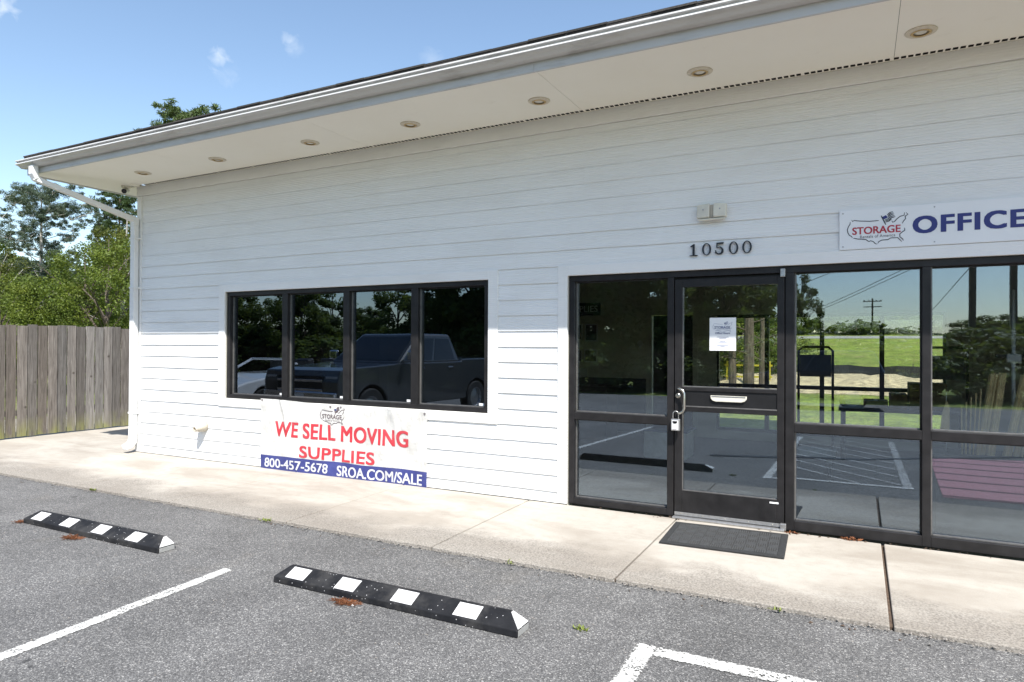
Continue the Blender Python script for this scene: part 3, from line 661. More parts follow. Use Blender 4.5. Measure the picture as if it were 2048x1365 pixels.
# four-light window
BZ = 'dark_bronze'; GY = 0.075
win = B()
win = P_('window', WX0+.002, WX1-.002, 0.012, 0.115, WZ1-.052, WZ1-.002, BZ)
wp = lambda nm, x0, x1, y0, y1, z0, z1, mat=BZ, bv=.003: B().box(x0, x1, y0, y1, z0, z1).build(nm, mat, win, bevel=bv)
wp('frame', WX0+.002, WX1-.002, 0.012, 0.115, WZ0+.002, WZ0+.052)
wp('frame', WX0+.002, WX0+.062, 0.0125, 0.115, WZ0+.0525, WZ1-.0525); wp('frame', WX1-.062, WX1-.002, 0.0125, 0.115, WZ0+.0525, WZ1-.0525)
mull = (-6.237, -5.265, -4.303)
for x in mull: wp('mullion', x-.045, x+.045, 0.0125, 0.115, WZ0+.0525, WZ1-.0525)
ed = [WX0+.062]+[e for x in mull for e in (x-.045, x+.045)]+[WX1-.062]
for i in range(4):
    a0, a1 = ed[2*i], ed[2*i+1]
    wp('pane', a0+.001, a1-.001, GY, GY+.005, WZ0+.053, WZ1-.053, 'glass_tint', 0)
    for nm, q in (('glazing_bead', (a0, a0+.012, .055, .074, WZ0+.053, WZ1-.053)), ('glazing_bead', (a1-.012, a1, .055, .074, WZ0+.053, WZ1-.053)), ('glazing_bead', (a0+.0125, a1-.0125, .052, .074, WZ0+.053, WZ0+.064)), ('glazing_bead', (a0+.0125, a1-.0125, .055, .074, WZ1-.064, WZ1-.053))):
        wp(nm, *q, 'bead_alu_lit' if q[5] < 1 or q[0] == a0 else BZ, .001)  # left and bottom beads paler: sunlit edges painted in, the others bronze
    wp('sticker', a1-.095, a1-.02, GY-.0012, GY-.0002, WZ0+.068, WZ0+.093, 'paper', 0)

# storefront: jambs, mullions, rails, panes
store = P_('storefront', SX0+.002, SX1-.002, 0.012, 0.115, SZ1-.056, SZ1-.002, BZ)
sp = lambda nm, x0, x1, y0, y1, z0, z1, mat=BZ, bv=.003, par=None: B().box(x0, x1, y0, y1, z0, z1).build(nm, mat, par or store, bevel=bv)
vert = [(-2.485, -2.427), (-1.531, -1.472), (-.545, -.478), (.424, .482), (1.385, 1.443), (2.345, 2.403), (3.3, 3.358), (3.99, 4.048)]
for i, (a0, a1) in enumerate(vert): sp('mullion', a0, a1, 0.0125, 0.115, 0.006, SZ1-.0565)
bays = [(vert[i][1], vert[i+1][0]) for i in range(7)]
for i, (a0, a1) in enumerate(bays):
    if i == 1: continue
    sill = 0.066 if i == 0 else 0.086
    sp('sill_rail', a0+.0005, a1-.0005, 0.012, 0.115, 0.006, sill)
    sp('mid_rail', a0+.0005, a1-.0005, 0.012, 0.115, 0.816, 0.886)
    for z0, z1 in ((sill, 0.816), (0.886, SZ1-.056)):
        sp('pane', a0+.001, a1-.001, GY, GY+.006, z0+.001, z1-.001, 'glass_store', 0)
        sp('glazing_bead', a0, a0+.012, .056, .074, z0, z1, 'bead_alu_lit', .001); sp('glazing_bead', a1-.011, a1, .056, .074, z0, z1, BZ, .001)
        sp('glazing_bead', a0+.0125, a1-.0115, .050, .074, z0, z0+.012, 'bead_alu_lit', .001); sp('glazing_bead', a0+.0125, a1-.0115, .056, .074, z1-.011, z1, BZ, .001)
# door
for q in ((-1.474, -1.452), (-.562, -.543)): sp('door_stop', q[0], q[1], .056, .075, .02, 2.1355)
sp('door_stop', -1.4515, -.5625, .056, .075, 2.095, 2.1355)
DX0, DX1 = -1.462, -.553
door = P_('door', DX0, DX0+.066, 0.006, 0.052, 0.022, 2.112, BZ)
dp = lambda nm, x0, x1, y0, y1, z0, z1, mat=BZ, bv=.002: B().box(x0, x1, y0, y1, z0, z1).build(nm, mat, door, bevel=bv)
dp('stile', DX1-.056, DX1, 0.006, 0.052, 0.022, 2.112)
gx0, gx1 = DX0+.0665, DX1-.0565
dp('top_rail', gx0, gx1, 0.0065, 0.052, 2.045, 2.112); dp('bottom_rail', gx0, gx1, 0.0065, 0.052, 0.022, 0.243)
dp('lock_rail', gx0, gx1, 0.0065, 0.052, 0.944, 0.984); dp('lock_rail', gx0, gx1, 0.0065, 0.052, 1.128, 1.160)
dp('slot_panel', gx0, gx1, 0.016, 0.046, 0.9845, 1.1275, 'black_panel')
for z0, z1 in ((0.243, 0.944), (1.160, 2.045)):
    dp('pane', gx0+.001, gx1-.001, .028, .034, z0+.001, z1-.001, 'glass_store', 0)
    dp('glazing_bead', gx0, gx0+.008, .012, .0275, z0, z1, 'bead_alu_lit', .001); dp('glazing_bead', gx0+.0085, gx1, .010, .0275, z0, z0+.009, 'bead_alu_lit', .001)
dp('glazing_bead', gx0, gx1, .004, .016, 0.985, 0.995, 'bead_alu_lit', .001)
dp('door_sweep', DX0+.004, DX1-.004, -.004, 0.0055, 0.024, 0.052, 'zinc', .001)
for i in range(5): B().lathe([(.006, 0), (.005, .003), (0, .004)], (DX0+.06+i*.19, -.004, .038), (0, -1, 0), 8).build('screw', 'steel', door)
dp('threshold', DX0-.006, DX1+.006, -.055, .10, .001, .018, 'zinc', .004)
dp('sticker', -.665, -.595, .003, .0045, .212, .226, 'paper', 0)
dp('pivot_hinge', -.583, -.545, -.022, .012, 2.100, 2.168, 'zinc', .004); dp('pivot_hinge', -.580, -.535, -.030, .006, .004, .060, 'zinc', .004)
hd = [(-1.428, .008, 1.148), (-1.425, -.03, 1.148), (-1.405, -.05, 1.146), (-1.375, -.056, 1.132), (-1.362, -.058, 1.105), (-1.362, -.058, .975), (-1.375, -.056, .945), (-1.405, -.05, .930), (-1.425, -.03, .928), (-1.428, .008, .928)]
B().tube(hd, .0115, 12).build('pull_handle', 'steel', door, smooth=True)
B().lathe([(.022, 0), (.022, .008), (.016, .013), (.015, .020), (0, .021)], (-1.431, .008, 1.082), (0, -1, 0), 16).build('lock_cylinder', 'steel', door)
ms = [(-1.150, 1.094), (-.848, 1.094), (-.850, 1.068), (-.866, 1.050), (-.895, 1.042), (-1.105, 1.042), (-1.133, 1.050), (-1.147, 1.068)]
b = B(); b.prism(ms, 1, -.002, .0155); slotp = b.build('mail_slot', 'cream', door, bevel=.004)
B().box(-1.140, -.858, -.004, -.0022, 1.082, 1.092).build('slot_lip', 'zinc', door)

# ------------------------------------------------------------------ rooms behind the glass
BY = 5.5
P_('room_floor', XL+.15, XR-.15, 0.161, BY-.001, -.09, -.004, 'carpet', bv=0)
P_('room_floor', SX0, SX1, 0.117, 0.160, -.09, -.005, 'carpet', bv=0)
P_('room_ceiling', XL+.15, XR-.15, 0.161, BY-.001, 2.70, 2.76, 'ceiling_tile', bv=0)
P_('partition', -4.9, -4.78, 0.162, BY-.002, -.003, 2.699, 'room_wall', bv=0)
P_('partition', 2.6, 2.72, 0.162, BY-.002, -.003, 2.699, 'room_wall', bv=0)
bx = [-2.11, -1.33, -.52, .30, 1.11]; BZ1, BZB = 2.04, 0.13
bw = B()
for x0, x1, z0, z1 in ((XL+.024, -3.22, -.1, SOF), (-3.22, -2.5, 2.06, SOF), (-2.5, bx[0], -.1, SOF), (bx[0], bx[-1], BZ1, SOF), (bx[0], bx[-1], -.1, BZB), (bx[-1], XR, -.1, SOF)):
    bw.box(x0, x1, BY, BY+.15, z0, z1)
bw.build('back_wall', 'room_wall', bld)
P_('back_door', -3.20, -2.52, BY+.05, BY+.09, 0, 2.05, 'black_panel'); 
P_('back_door_casing', -3.30, -3.22, BY-.015, BY-.001, 0, 2.14, 'cream'); P_('back_door_casing', -2.5, -2.42, BY-.015, BY-.001, 0, 2.14, 'cream'); P_('back_door_casing', -3.22, -2.5, BY-.015, BY-.001, 2.06, 2.14, 'cream')
P_('wainscot', -4.77, -3.31, BY-.012, BY-.001, 0, .95, 'room_accent', bv=0)
bwin = P_('back_window', bx[0], bx[-1], BY+.03, BY+.12, BZ1-.05, BZ1, BZ)
bp = lambda nm, x0, x1, z0, z1, mat=BZ, y0=BY+.03, y1=BY+.12: B().box(x0, x1, y0, y1, z0, z1).build(nm, mat, bwin)
for x in bx: bp('mullion', x-.032, x+.032, BZB, BZ1-.0505)
for a0, a1 in zip(bx[:-1], bx[1:]):
    bp('mid_rail', a0+.0325, a1-.0325, .85, .91); bp('sill_rail', a0+.0325, a1-.0325, BZB, BZB+.05)
    bp('pane', a0+.033, a1-.033, .911, BZ1-.051, 'glass_back', BY+.07, BY+.076); bp('pane', a0+.033, a1-.033, BZB+.051, .849, 'glass_back', BY+.07, BY+.076)
wb = thing('black_wall_sign', (-4.4, BY-.02, 2.07), 'black sign with grey block letters on the back wall seen through the sidelight', 'sign')
B().box(-4.76, -4.15, BY-.025, BY-.002, 2.075, 2.30).build('panel', 'ink_black', wb)
letters('SUPPLIES', (-4.85+.02, -4.20, 2.135, 2.25), lambda x, z: BY-.027, 'paper', wb, .01)
for i, (x0, x1, z0, z1) in enumerate(((-4.70, -4.50, 1.62, 1.92), (-4.45, -4.20, 1.60, 1.92), (-4.72, -4.50, 1.22, 1.46), (-4.46, -4.21, 1.22, 1.46))):
    t = thing('picture_frame', ((x0+x1)/2, BY-.02, z0), ('small grey picture frame at the upper row beside the window edge', 'wider grey picture frame below the black letters sign', 'small grey picture frame at the lower row beside the window edge', 'wider grey picture frame of the lower row')[i]+', seen through the sidelight', 'picture frame', 'framed notices on the back wall')
    f = B()
    for q in ((x0, x0+.022, z0, z1), (x1-.022, x1, z0, z1), (x0+.022, x1-.022, z0, z0+.022), (x0+.022, x1-.022, z1-.022, z1)): f.box(q[0], q[1], BY-.028, BY-.002, q[2], q[3])
    f.build('frame', 'plate_white', t); B().box(x0+.023, x1-.023, BY-.014, BY-.003, z0+.023, z1-.023).build('picture', 'print_grey', t)
t = thing('thermostat', (-3.42, BY-.02, 1.53), 'round white thermostat on the back wall beside the doorway', 'thermostat')
B().lathe([(.052, 0), (.05, .02), (.03, .028), (0, .028)], (-3.42, BY-.002, 1.57), (0, -1, 0), 18).build('dial', 'paper', t); B().box(-3.435, -3.405, BY-.02, BY-.003, 1.49, 1.522).build('base_plate', 'paper', t)
t = thing('counter_desk', (-4.2, 4.3, 0), 'dark service counter along the back wall with a printer on top', 'desk')
B().box(-4.77, -3.55, 4.15, 4.8, .82, .87).build('desk_top', 'dark_wood', t); B().box(-4.75, -3.6, 4.2, 4.24, 0, .82).build('front_panel', 'dark_wood', t); B().box(-3.62, -3.58, 4.2, 4.75, 0, .82).build('side_panel', 'dark_wood', t); B().box(-4.75, -4.71, 4.25, 4.75, 0, .82).build('side_panel', 'dark_wood', t)
t = thing('desk_printer', (-4.3, 4.4, .87), 'dark printer with pale paper tray standing on the counter', 'printer')
B().box(-4.55, -4.1, 4.3, 4.7, .871, 1.08).build('body', 'cart_black', t, bevel=.02); B().box(-4.5, -4.15, 4.2, 4.3, .9, .915).build('paper_tray', 'paper', t); B().box(-4.12, -4.08, 4.35, 4.65, 1.0, 1.15).build('side_lid', 'plate_white', t)
t = thing('pale_bin', (-2.0, 3.4, 0), 'pale blue storage bin on the office floor behind the sidelight', 'bin')
B().prism([(-2.62, 3.0), (-2.05, 3.0), (-2.05, 3.5), (-2.62, 3.5)], 2, -.003, .36).build('tub', 'plate_white', t, bevel=.02); B().box(-2.65, -2.02, 2.97, 3.53, .361, .39).build('lid', 'print_blue', t, bevel=.01)
def cart(x, y, label, w=.40, h=1.52):
    t = thing('platform_cart', (x, y, 0), label, 'cart', 'platform carts inside the office')
    B().box(x-.25, x+.25, y-.42, y+.42, .20, .235).build('platform', 'cart_black', t, bevel=.01)
    B().tube([(x-w/2, y+.40, .235), (x-w/2, y+.40, h-.05), (x-w/2+.05, y+.40, h), (x+w/2-.05, y+.40, h), (x+w/2, y+.40, h-.05), (x+w/2, y+.40, .235)], .016, 10).build('push_handle', 'cart_black', t, smooth=True)
    B().box(x-w/2+.017, x+w/2-.017, y+.39, y+.41, 1.14, 1.42).build('handle_panel', 'cart_black', t)
    for dx in (-.19, .19):
        for dy in (-.34, .34): B().lathe([(.06, -.02), (.08, -.018), (.08, .018), (.06, .02)], (x+dx, y+dy, .080), (1, 0, 0), 14).build('wheel', 'tyre', t); B().box(x+dx-.03, x+dx+.03, y+dy-.03, y+dy+.03, .161, .2).build('caster', 'zinc', t)
cart(-.50, 3.05, 'black platform cart with hooped handle behind the pane next to the door')
cart(.92, 3.05, 'black platform cart with hooped handle behind the pane with the leaning rods')
t = thing('display_table', (.45, 4.4, 0), 'dark low display table under the rear window', 'table')
B().box(-.25, 1.25, 4.1, 4.8, .66, .70).build('table_top', 'dark_wood', t)
for x in (-.2, 1.2):
    for y in (4.15, 4.75): B().box(x-.025, x+.025, y-.025, y+.025, 0, .66).build('leg', 'dark_wood', t)
for i, (x0, x1, z0, z1, lb) in enumerate(((.05, .34, .701, .80, 'flat carton at the low end of the stepped boxes'), (.36, .56, .701, .90, 'middle carton of the stepped boxes'), (.58, 1.0, .701, 1.05, 'tallest carton of the stepped boxes'))):
    t = thing('carton', ((x0+x1)/2, 4.4, z0), 'brown cardboard '+lb+' on the display table', 'box', 'cartons on the display table')
    B().box(x0, x1, 4.25, 4.65, z0, z1).build('carton_body', 'cardboard', t, bevel=.004); B().box((x0+x1)/2-.025, (x0+x1)/2+.025, 4.249, 4.651, z1, z1+.0015).build('tape', 'bamboo', t)
t = thing('display_plinth', (.95, .4, 0), 'low dark plinth that carries the bundled rods', 'plinth')
B().box(.52, 1.36, .20, .62, -.004, .66).build('plinth_body', 'dark_wood', t, bevel=.01); B().box(.50, 1.375, .18, .64, .661, .69).build('plinth_top', 'dark_wood', t, bevel=.005)
r4 = random.Random(9)
for i in range(5):
    x = .712+.024*i; z1 = 1.06+.035*i
    o = B().tube([(x, .30, .691), (x+.008*i, .34, z1)], .0055, 8).build('thin_rod', 'bamboo', None); tag(o, ('shortest of the five', 'second shortest of the five', 'middle one of the five', 'second tallest of the five', 'tallest of the five')[i]+' thin pale rods standing in a row behind glass', 'rod', 'five pale rods in a row')
def bundle(x, y, lean, n, label, z1=1.32):
    t = thing('rod_bundle', (x, y, .69), label, 'rod bundle')
    for i in range(n):
        dx = (i % 6-2.5)*.021+r4.uniform(-.005, .005); dy = (i//6)*.022
        B().tube([(x+dx, y+dy, .691), (x+dx*.85+lean, y+dy+.02, z1+r4.uniform(-.01, .01))], .0085, 6).build('rod', 'bamboo', t)
    return t
bundle(.868, .32, .085, 18, 'leaning bundle of thin tan rods standing behind the last pane')
bundle(1.04, .34, .11, 14, 'second bundle of tan rods leaning at the picture edge behind the last pane')
t = thing('display_stand', (1.1, .8, 0), 'white metal display stand with cross arm behind the last pane', 'stand')
B().tube([(1.12, .80, .02), (1.12, .80, 2.0)], .014, 10).build('pole', 'plate_white', t, smooth=True); B().box(1.0, 1.24, .78, .82, 1.44, 1.465).build('cross_arm', 'cart_black', t); B().box(1.07, 1.17, .77, .83, 1.40, 1.47).build('clamp', 'plate_white', t, bevel=.01); B().box(.95, 1.3, .68, .95, -.002, .03).build('base', 'plate_white', t, bevel=.01)
t = thing('paper_tag', (.6, .4, .69), 'small cream pennant tag on a stick standing on the plinth behind the glass', 'tag')
B().prism([(.575, .86), (.60, .84), (.64, .82), (.64, 1.05), (.62, 1.10), (.59, 1.0)], 1, .40, .406).build('card', 'bamboo', t); B().tube([(.618, .403, .691), (.618, .403, 1.16)], .003, 6).build('string', 'paper', t)

# ------------------------------------------------------------------ things fixed to the building
t = thing('house_number', (-1.07, -.02, 2.31), 'black serif address numerals 10500 on the siding above the door', 'address number')
def ring(cx, cz, rx, rz, wx, wz, n=28):
    b = B(); vs = []
    for y in (-.034, -.0185):
        for k in range(n): a = 2*math.pi*k/n; vs += [(cx+rx*math.cos(a), y, cz+rz*math.sin(a)), (cx+(rx-wx)*math.cos(a), y, cz+(rz-wz)*math.sin(a))]
    f = []
    for k in range(n):
        j = (k+1) % n; o0, i0, o1, i1 = 2*k, 2*k+1, 2*j, 2*j+1; N2 = 2*n
        f += [(o0, i0, i1, o1), (N2+o0, N2+o1, N2+i1, N2+i0), (o0, o1, N2+o1, N2+o0), (i0, N2+i0, N2+i1, i1)]
    return b.add(vs, f)
def poly(b, pts): return b.prism(pts, 1, -.034, -.0185)
zb, hN = 2.312, .104
b = B(); poly(b, [(-1.300, zb), (-1.283, zb), (-1.283, zb+hN), (-1.290, zb+hN), (-1.318, zb+hN-.018), (-1.318, zb+hN-.026), (-1.300, zb+hN-.018)]); poly(b, [(-1.325, zb), (-1.258, zb), (-1.258, zb+.008), (-1.325, zb+.008)]) if False else b.prism([(-1.325, zb), (-1.3005, zb), (-1.3005, zb+.007), (-1.325, zb+.007)], 1, -.034, -.0185); b.prism([(-1.2825, zb), (-1.258, zb), (-1.258, zb+.007), (-1.2825, zb+.007)], 1, -.034, -.0185); b.build('numeral', 'numeral_black', t)
for cx in (-1.180, -.955, -.845): ring(cx, zb+hN/2, .038, hN/2+.001, .0135, .0058).build('numeral', 'numeral_black', t)
b = B(); n = 16; c5x, c5z, ro = -1.072, zb+.034, .035
arc = [R_(118-(118+190)*i/n) for i in range(n+1)]
vs = []
for y in (-.034, -.0185):
    for i, a in enumerate(arc):
        w = .006+.011*math.sin(math.pi*i/n); vs += [(c5x+ro*math.cos(a), y, c5z+ro*math.sin(a)), (c5x+(ro-w)*math.cos(a), y, c5z+(ro-w*.8)*math.sin(a))]
N2 = 2*(n+1); f = []
for k in range(n):
    o0, i0, o1, i1 = 2*k, 2*k+1, 2*k+2, 2*k+3; f += [(o0, i0, i1, o1), (N2+o0, N2+o1, N2+i1, N2+i0), (o0, o1, N2+o1, N2+o0), (i0, N2+i0, N2+i1, i1)]
b.add(vs, f); poly(b, [(-1.098, zb+.062), (-1.090, zb+.058), (-1.088, zb+hN-.014), (-1.040, zb+hN-.012), (-1.036, zb+hN+.002), (-1.096, zb+hN)]); b.prism([(c5x-.036, zb+.012), (c5x-.022, zb+.012), (c5x-.022, zb+.026), (c5x-.036, zb+.026)], 1, -.0345, -.018); b.build('numeral', 'numeral_black', t)

t = thing('office_sign', (.75, -.02, 2.285), 'white sign panel with red logo and blue OFFICE lettering above the storefront', 'sign')
B().box(-.143, 1.90, -.032, -.0175, 2.2925, 2.604).build('panel', 'sign_white', t, bevel=.002)
Ys = lambda x, z: -.0335
for x in (-.118, .50, 1.12, 1.75):
    for z in (2.316, 2.580): B().lathe([(.006, 0), (.005, .002), (0, .003)], (x, -.032, z), (0, -1, 0), 10).build('screw', 'zinc', t)
letters('OFFICE', (.358, 1.058, 2.385, 2.518), Ys, 'ink_blue', t, .040, 1.12)
letters('RENTAL', (1.16, 1.80, 2.385, 2.518), Ys, 'ink_blue', t, .030, 1.1) if False else None
logo(t, .123, 2.447, 1.0, Ys, 'ink_black', 'ink_red', False, .0062)

# banner
bx0, bx1 = -6.562, -4.092
def bz_top(x): u = (x-bx0)/(bx1-bx0); return .852-.045*u-.012*math.sin(math.pi*u)+.004*math.sin(11*u)
def bz_bot(x): u = (x-bx0)/(bx1-bx0); return -.006+.004*math.sin(9*u)
def by(x, z):
    u = (x-bx0)/(bx1-bx0); v = (z+.01)/.86
    y = -.036-.014*(1-v)
    y -= .012*math.sin(5.3*u+2.2*v)+.008*math.sin(13*u-4*v)+.0045*math.sin(31*u+7*v)+.003*math.sin(47*u-19*v)
    cx = .13+.10*max(0.0, 1-v)**.8; y -= .022*math.exp(-((u-cx)/.012)**2)*max(0, min(1, (v-.35)*2.2))
    cx2 = .80+.12*(1-v); y -= .016*math.exp(-((u-cx2)/.02)**2)*max(0, v-.3)
    y -= .006*math.exp(-((u-.5-.2*(v-.8))/.015)**2)*max(0, v-.6)*2
    return min(y, -.0265)
t = thing('vinyl_banner', (-5.33, -.04, 0), 'white vinyl banner with red lettering and a blue band hung below the window', 'banner')
def sheet(name, za, zb_, mat, nz, extra=0.0):
    b = B(); nx = 150; vs = []
    for j in range(nz+1):
        for i in range(nx+1):
            x = bx0+(bx1-bx0)*i/nx; z0, z1 = za(x), zb_(x); z = z0+(z1-z0)*j/nz; vs.append((x, by(x, z)-extra, z))
    n = len(vs); vs += [(x, y+.0016, z) for x, y, z in vs]
    fs = [(j*(nx+1)+i, j*(nx+1)+i+1, (j+1)*(nx+1)+i+1, (j+1)*(nx+1)+i) for j in range(nz) for i in range(nx)]
    b.add(vs, fs+[tuple(n+i for i in reversed(f)) for f in fs])
    return b.build(name, mat, t, smooth=True)
band = lambda x: .166+.003*math.sin(8*x)
sheet('banner_sheet', band, bz_top, 'banner_white', 50); sheet('banner_band', bz_bot, band, 'banner_blue', 12)
Yb = lambda x, z: by(x, z)-.0030
letters('WE SELL MOVING', (-6.318, -4.332, .405, .588), Yb, 'banner_red', t, .029, 1.05, .04)
letters('SUPPLIES', (-5.908, -4.793, .176, .318), lambda x, z: by(x, z)-.0042, 'banner_red', t, .031, 1.05, .04)
letters('800-457-5678', (-6.483, -5.468, .022, .132), Yb, 'banner_letter', t, .022, 1.0, .04)
letters('SROA.COM/SALE', (-5.332, -4.155, .012, .130), Yb, 'banner_letter', t, .022, 1.0, .04)
logo(t, -5.42, .695, .88, Yb, 'print_grey', 'print_grey', True, .008, .03)
for x in (-6.535, -5.45, -5.30, -4.12): z = bz_top(x)-.018; B().lathe([(.006, 0), (.012, 0), (.012, .003), (.006, .003)], (x, by(x, z)-.001, z), (0, -1, 0), 14, True).build('grommet', 'print_grey', t)

# notice on the door glass
t = thing('office_hours_notice', (-1.05, .02, 1.484), 'white printed hours notice taped to the upper door glass', 'notice')
B().box(-1.163, -.941, .0255, .0270, 1.484, 1.770).build('paper_sheet', 'paper', t)
Yn = lambda x, z: .0248
logo(t, -1.052, 1.690, .40, Yn, 'print_blue', 'print_blue', True)
letters('Office Hours', (-1.115, -.990, 1.628, 1.645), Yn, 'print_blue', t, .02)
b = B()
for z, w in ((1.602, .098), (1.592, .06), (1.563, .05), (1.552, .085), (1.528, .095), (1.518, .04)): b.box(-1.052-w/2, -1.052+w/2, .0246, .0252, z-.0018, z+.0018)
b.build('fine_print', 'print_blue', t)
# key lock box hung on the pull handle
t = thing('key_lock_box', (-1.44, -.05, .772), 'small silver key lock box hanging from the door handle', 'lock box')
B().box(-1.476, -1.400, -.070, -.032, .776, .880).build('body', 'zinc', t, bevel=.006); B().prism([(-1.468, .784), (-1.410, .784), (-1.410, .868), (-1.468, .868)], 1, -.0745, -.0702).build('face_plate', 'plate_white', t, bevel=.001)
B().prism([(-1.460, .862), (-1.418, .862), (-1.421, .848), (-1.430, .842), (-1.448, .842), (-1.457, .848)], 1, -.0775, -.0746).build('dial_window', 'lens_black', t); B().box(-1.461, -1.425, -.0755, -.0746, .788, .791).build('small_print', 'print_grey', t)
B().tube([(-1.462, -.05, .878), (-1.462, -.05, .928), (-1.452, -.05, .944), (-1.438, -.05, .948), (-1.424, -.05, .944), (-1.414, -.05, .928), (-1.414, -.05, .878)], .0042, 8).build('shackle', 'zinc', t, smooth=True)
# door mat
t = thing('door_mat', (-.94, -.47, 0), 'dark grey ribbed rubber mat on the concrete before the door', 'door mat')
mm = Matrix.Translation((-.940, -.487, 0)) @ Matrix.Rotation(R_(2.6), 4, 'Z')
B().prism([(-.45, -.33), (.45, -.33), (.45, .33), (-.45, .33)], 2, .001, .007, mm).build('base_sheet', 'rubber_mat', t, bevel=.002)
for q in ((-.448, -.40, -.328, .328), (.40, .448, -.328, .328), (-.3995, .3995, -.328, -.285), (-.3995, .3995, .285, .328)): B().box(q[0], q[1], q[2], q[3], .0072, .011, mm).build('border', 'rubber_mat', t, bevel=.002)
ribv = []
for i in range(10):
    for j in range(7):
        cx, cy = -.36+.08*i, -.243+.081*j
        if (i+j) % 2: rect = [(-.036, .036, k*.016-.004, k*.016+.004) for k in (-2, -1, 0, 1, 2)]
        else: rect = [(k*.016-.004, k*.016+.004, -.037, .037) for k in (-2, -1, 0, 1, 2)]
        b = B()
        for q in rect: b.box(cx+q[0], cx+q[1], cy+q[2], cy+q[3], .0072, .0125, mm)
        b.build('rib_block', 'rubber_rib', t)
# twin-head flood light
t = thing('emergency_light', (-1.13, -.02, 2.61), 'cream twin-head emergency light mounted on the siding above the numerals', 'wall light')
B().box(-1.225, -1.035, -.05, -.0175, 2.635, 2.74).build('back_box', 'cream', t, bevel=.01)
for sx, x0, x1 in ((-1, -1.256, -1.146), (1, -1.116, -1.006)):
    b = B(); xi = x1 if sx < 0 else x0; xo = x0 if sx < 0 else x1
    b.add([(xi, -.092, 2.632), (xo, -.074, 2.632), (xo, -.04, 2.622), (xi, -.051, 2.622), (xi, -.084, 2.752), (xo, -.068, 2.745), (xo, -.04, 2.745), (xi, -.051, 2.752)], ((0, 3, 2, 1), (4, 5, 6, 7), (0, 1, 5, 4), (1, 2, 6, 5), (2, 3, 7, 6), (3, 0, 4, 7)))
    b.build('lamp_head', 'cream', t, bevel=.010); cx = (x0+x1)/2
    B().lathe([(.007, 0), (.006, .004), (0, .005)], (cx, -.0795, 2.70), (0, -1, 0), 10).build('knob', 'zinc', t)
B().box(-1.143, -1.119, -.070, -.0505, 2.63, 2.74).build('hinge_bar', 'vent_beige', t)
B().box(-1.24, -1.022, -.085, -.052, 2.608, 2.621).build('drip_tray', 'cream', t, bevel=.004)
# wall vent snout
t = thing('wall_vent', (-7.66, -.02, .37), 'tan hooded pipe vent sticking out of the siding', 'vent')
b = B(); n = 22; secs = [(-.016, .082, .070, .442), (-.05, .080, .069, .440), (-.085, .072, .062, .434), (-.125, .052, .046, .424), (-.155, .034, .034, .415), (-.162, .030, .030, .414), (-.160, .022, .022, .414), (-.11, .020, .020, .417)]
vs = [(-7.645+rx*math.cos(2*math.pi*k/n), y, cz+rz*math.sin(2*math.pi*k/n)) for y, rx, rz, cz in secs for k in range(n)]
b.add(vs, [(i*n+k, i*n+(k+1) % n, (i+1)*n+(k+1) % n, (i+1)*n+k) for i in range(len(secs)-1) for k in range(n)]+[tuple(range(n))]); b.build('hood', 'vent_beige', t, smooth=True)
B().lathe([(.0195, 0), (0, .004)], (-7.645, -.118, .416), (0, -1, 0), 14).build('bore', 'cavity', t); B().tube([(-7.645, -.16, .405), (-7.64, -.185, .395), (-7.638, -.205, .375)], .0022, 6).build('wire_hook', 'zinc', t)
# recessed soffit lights
LX = (-8.24, -6.83, -5.345, -4.0, -2.575, -1.145, .38)
order = ('nearest the downspout', 'second from the downspout', 'third from the downspout', 'middle one of the row', 'third from the picture edge', 'above the address numerals', 'above the office sign, largest in view')
proto = thing('soffit_light', (LX[0], -.495, SOF), 'round cream recessed light in the soffit, '+order[0], 'recessed light', 'round lights in the soffit')
c = (LX[0], -.495, SOF)
B().lathe([(.066, -.0005), (.099, -.0005), (.101, -.003), (.097, -.007), (.074, -.012), (.066, -.013)], c, (0, 0, 1), 36, True).build('trim_ring', 'rust_trim', proto, smooth=True)
B().lathe([(.0655, -.014), (.0655, -.002), (.058, -.001), (.046, -.012), (.052, -.018)], c, (0, 0, 1), 30, True).build('baffle', 'amber', proto, smooth=True)
B().lathe([(0, -.0095), (.03, -.0085), (.0455, -.005)], c, (0, 0, 1), 24).build('lens', 'cream', proto, smooth=True)
for i, x in enumerate(LX[1:]):
    o = copy_tree(proto); o.location.x = x; o['label'] = 'round cream recessed light in the soffit, '+order[i+1]
# security camera and junction box under the soffit corner
t = thing('security_camera', (-9.12, -.14, SOF), 'small dark-lensed bullet camera hanging under the soffit at the corner', 'camera')
B().lathe([(0, -.030), (.055, -.026), (.062, -.0005)], (-9.15, -.14, SOF), (0, 0, 1), 20).build('mount', 'cream', t); B().tube([(-9.15, -.14, SOF-.025), (-9.145, -.145, SOF-.065)], .014, 10).build('arm', 'cream', t)
B().tube([(-9.19, -.105, SOF-.058), (-9.105, -.195, SOF-.086)], .036, 16).build('housing', 'gutter_white', t); B().tube([(-9.1055, -.1945, SOF-.0858), (-9.101, -.199, SOF-.0872)], .033, 16).build('lens', 'lens_black', t)
t = thing('junction_box', (-8.96, -.12, SOF), 'flat round junction box under the soffit above the corner board', 'junction box')
B().lathe([(0, -.024), (.052, -.020), (.060, -.0005)], (-8.955, -.135, SOF), (0, 0, 1), 20).build('cover', 'soffit', t); B().lathe([(.006, -.026), (.005, -.0235), (0, -.023)], (-8.935, -.135, SOF), (0, 0, 1), 8).build('screw', 'zinc', t)

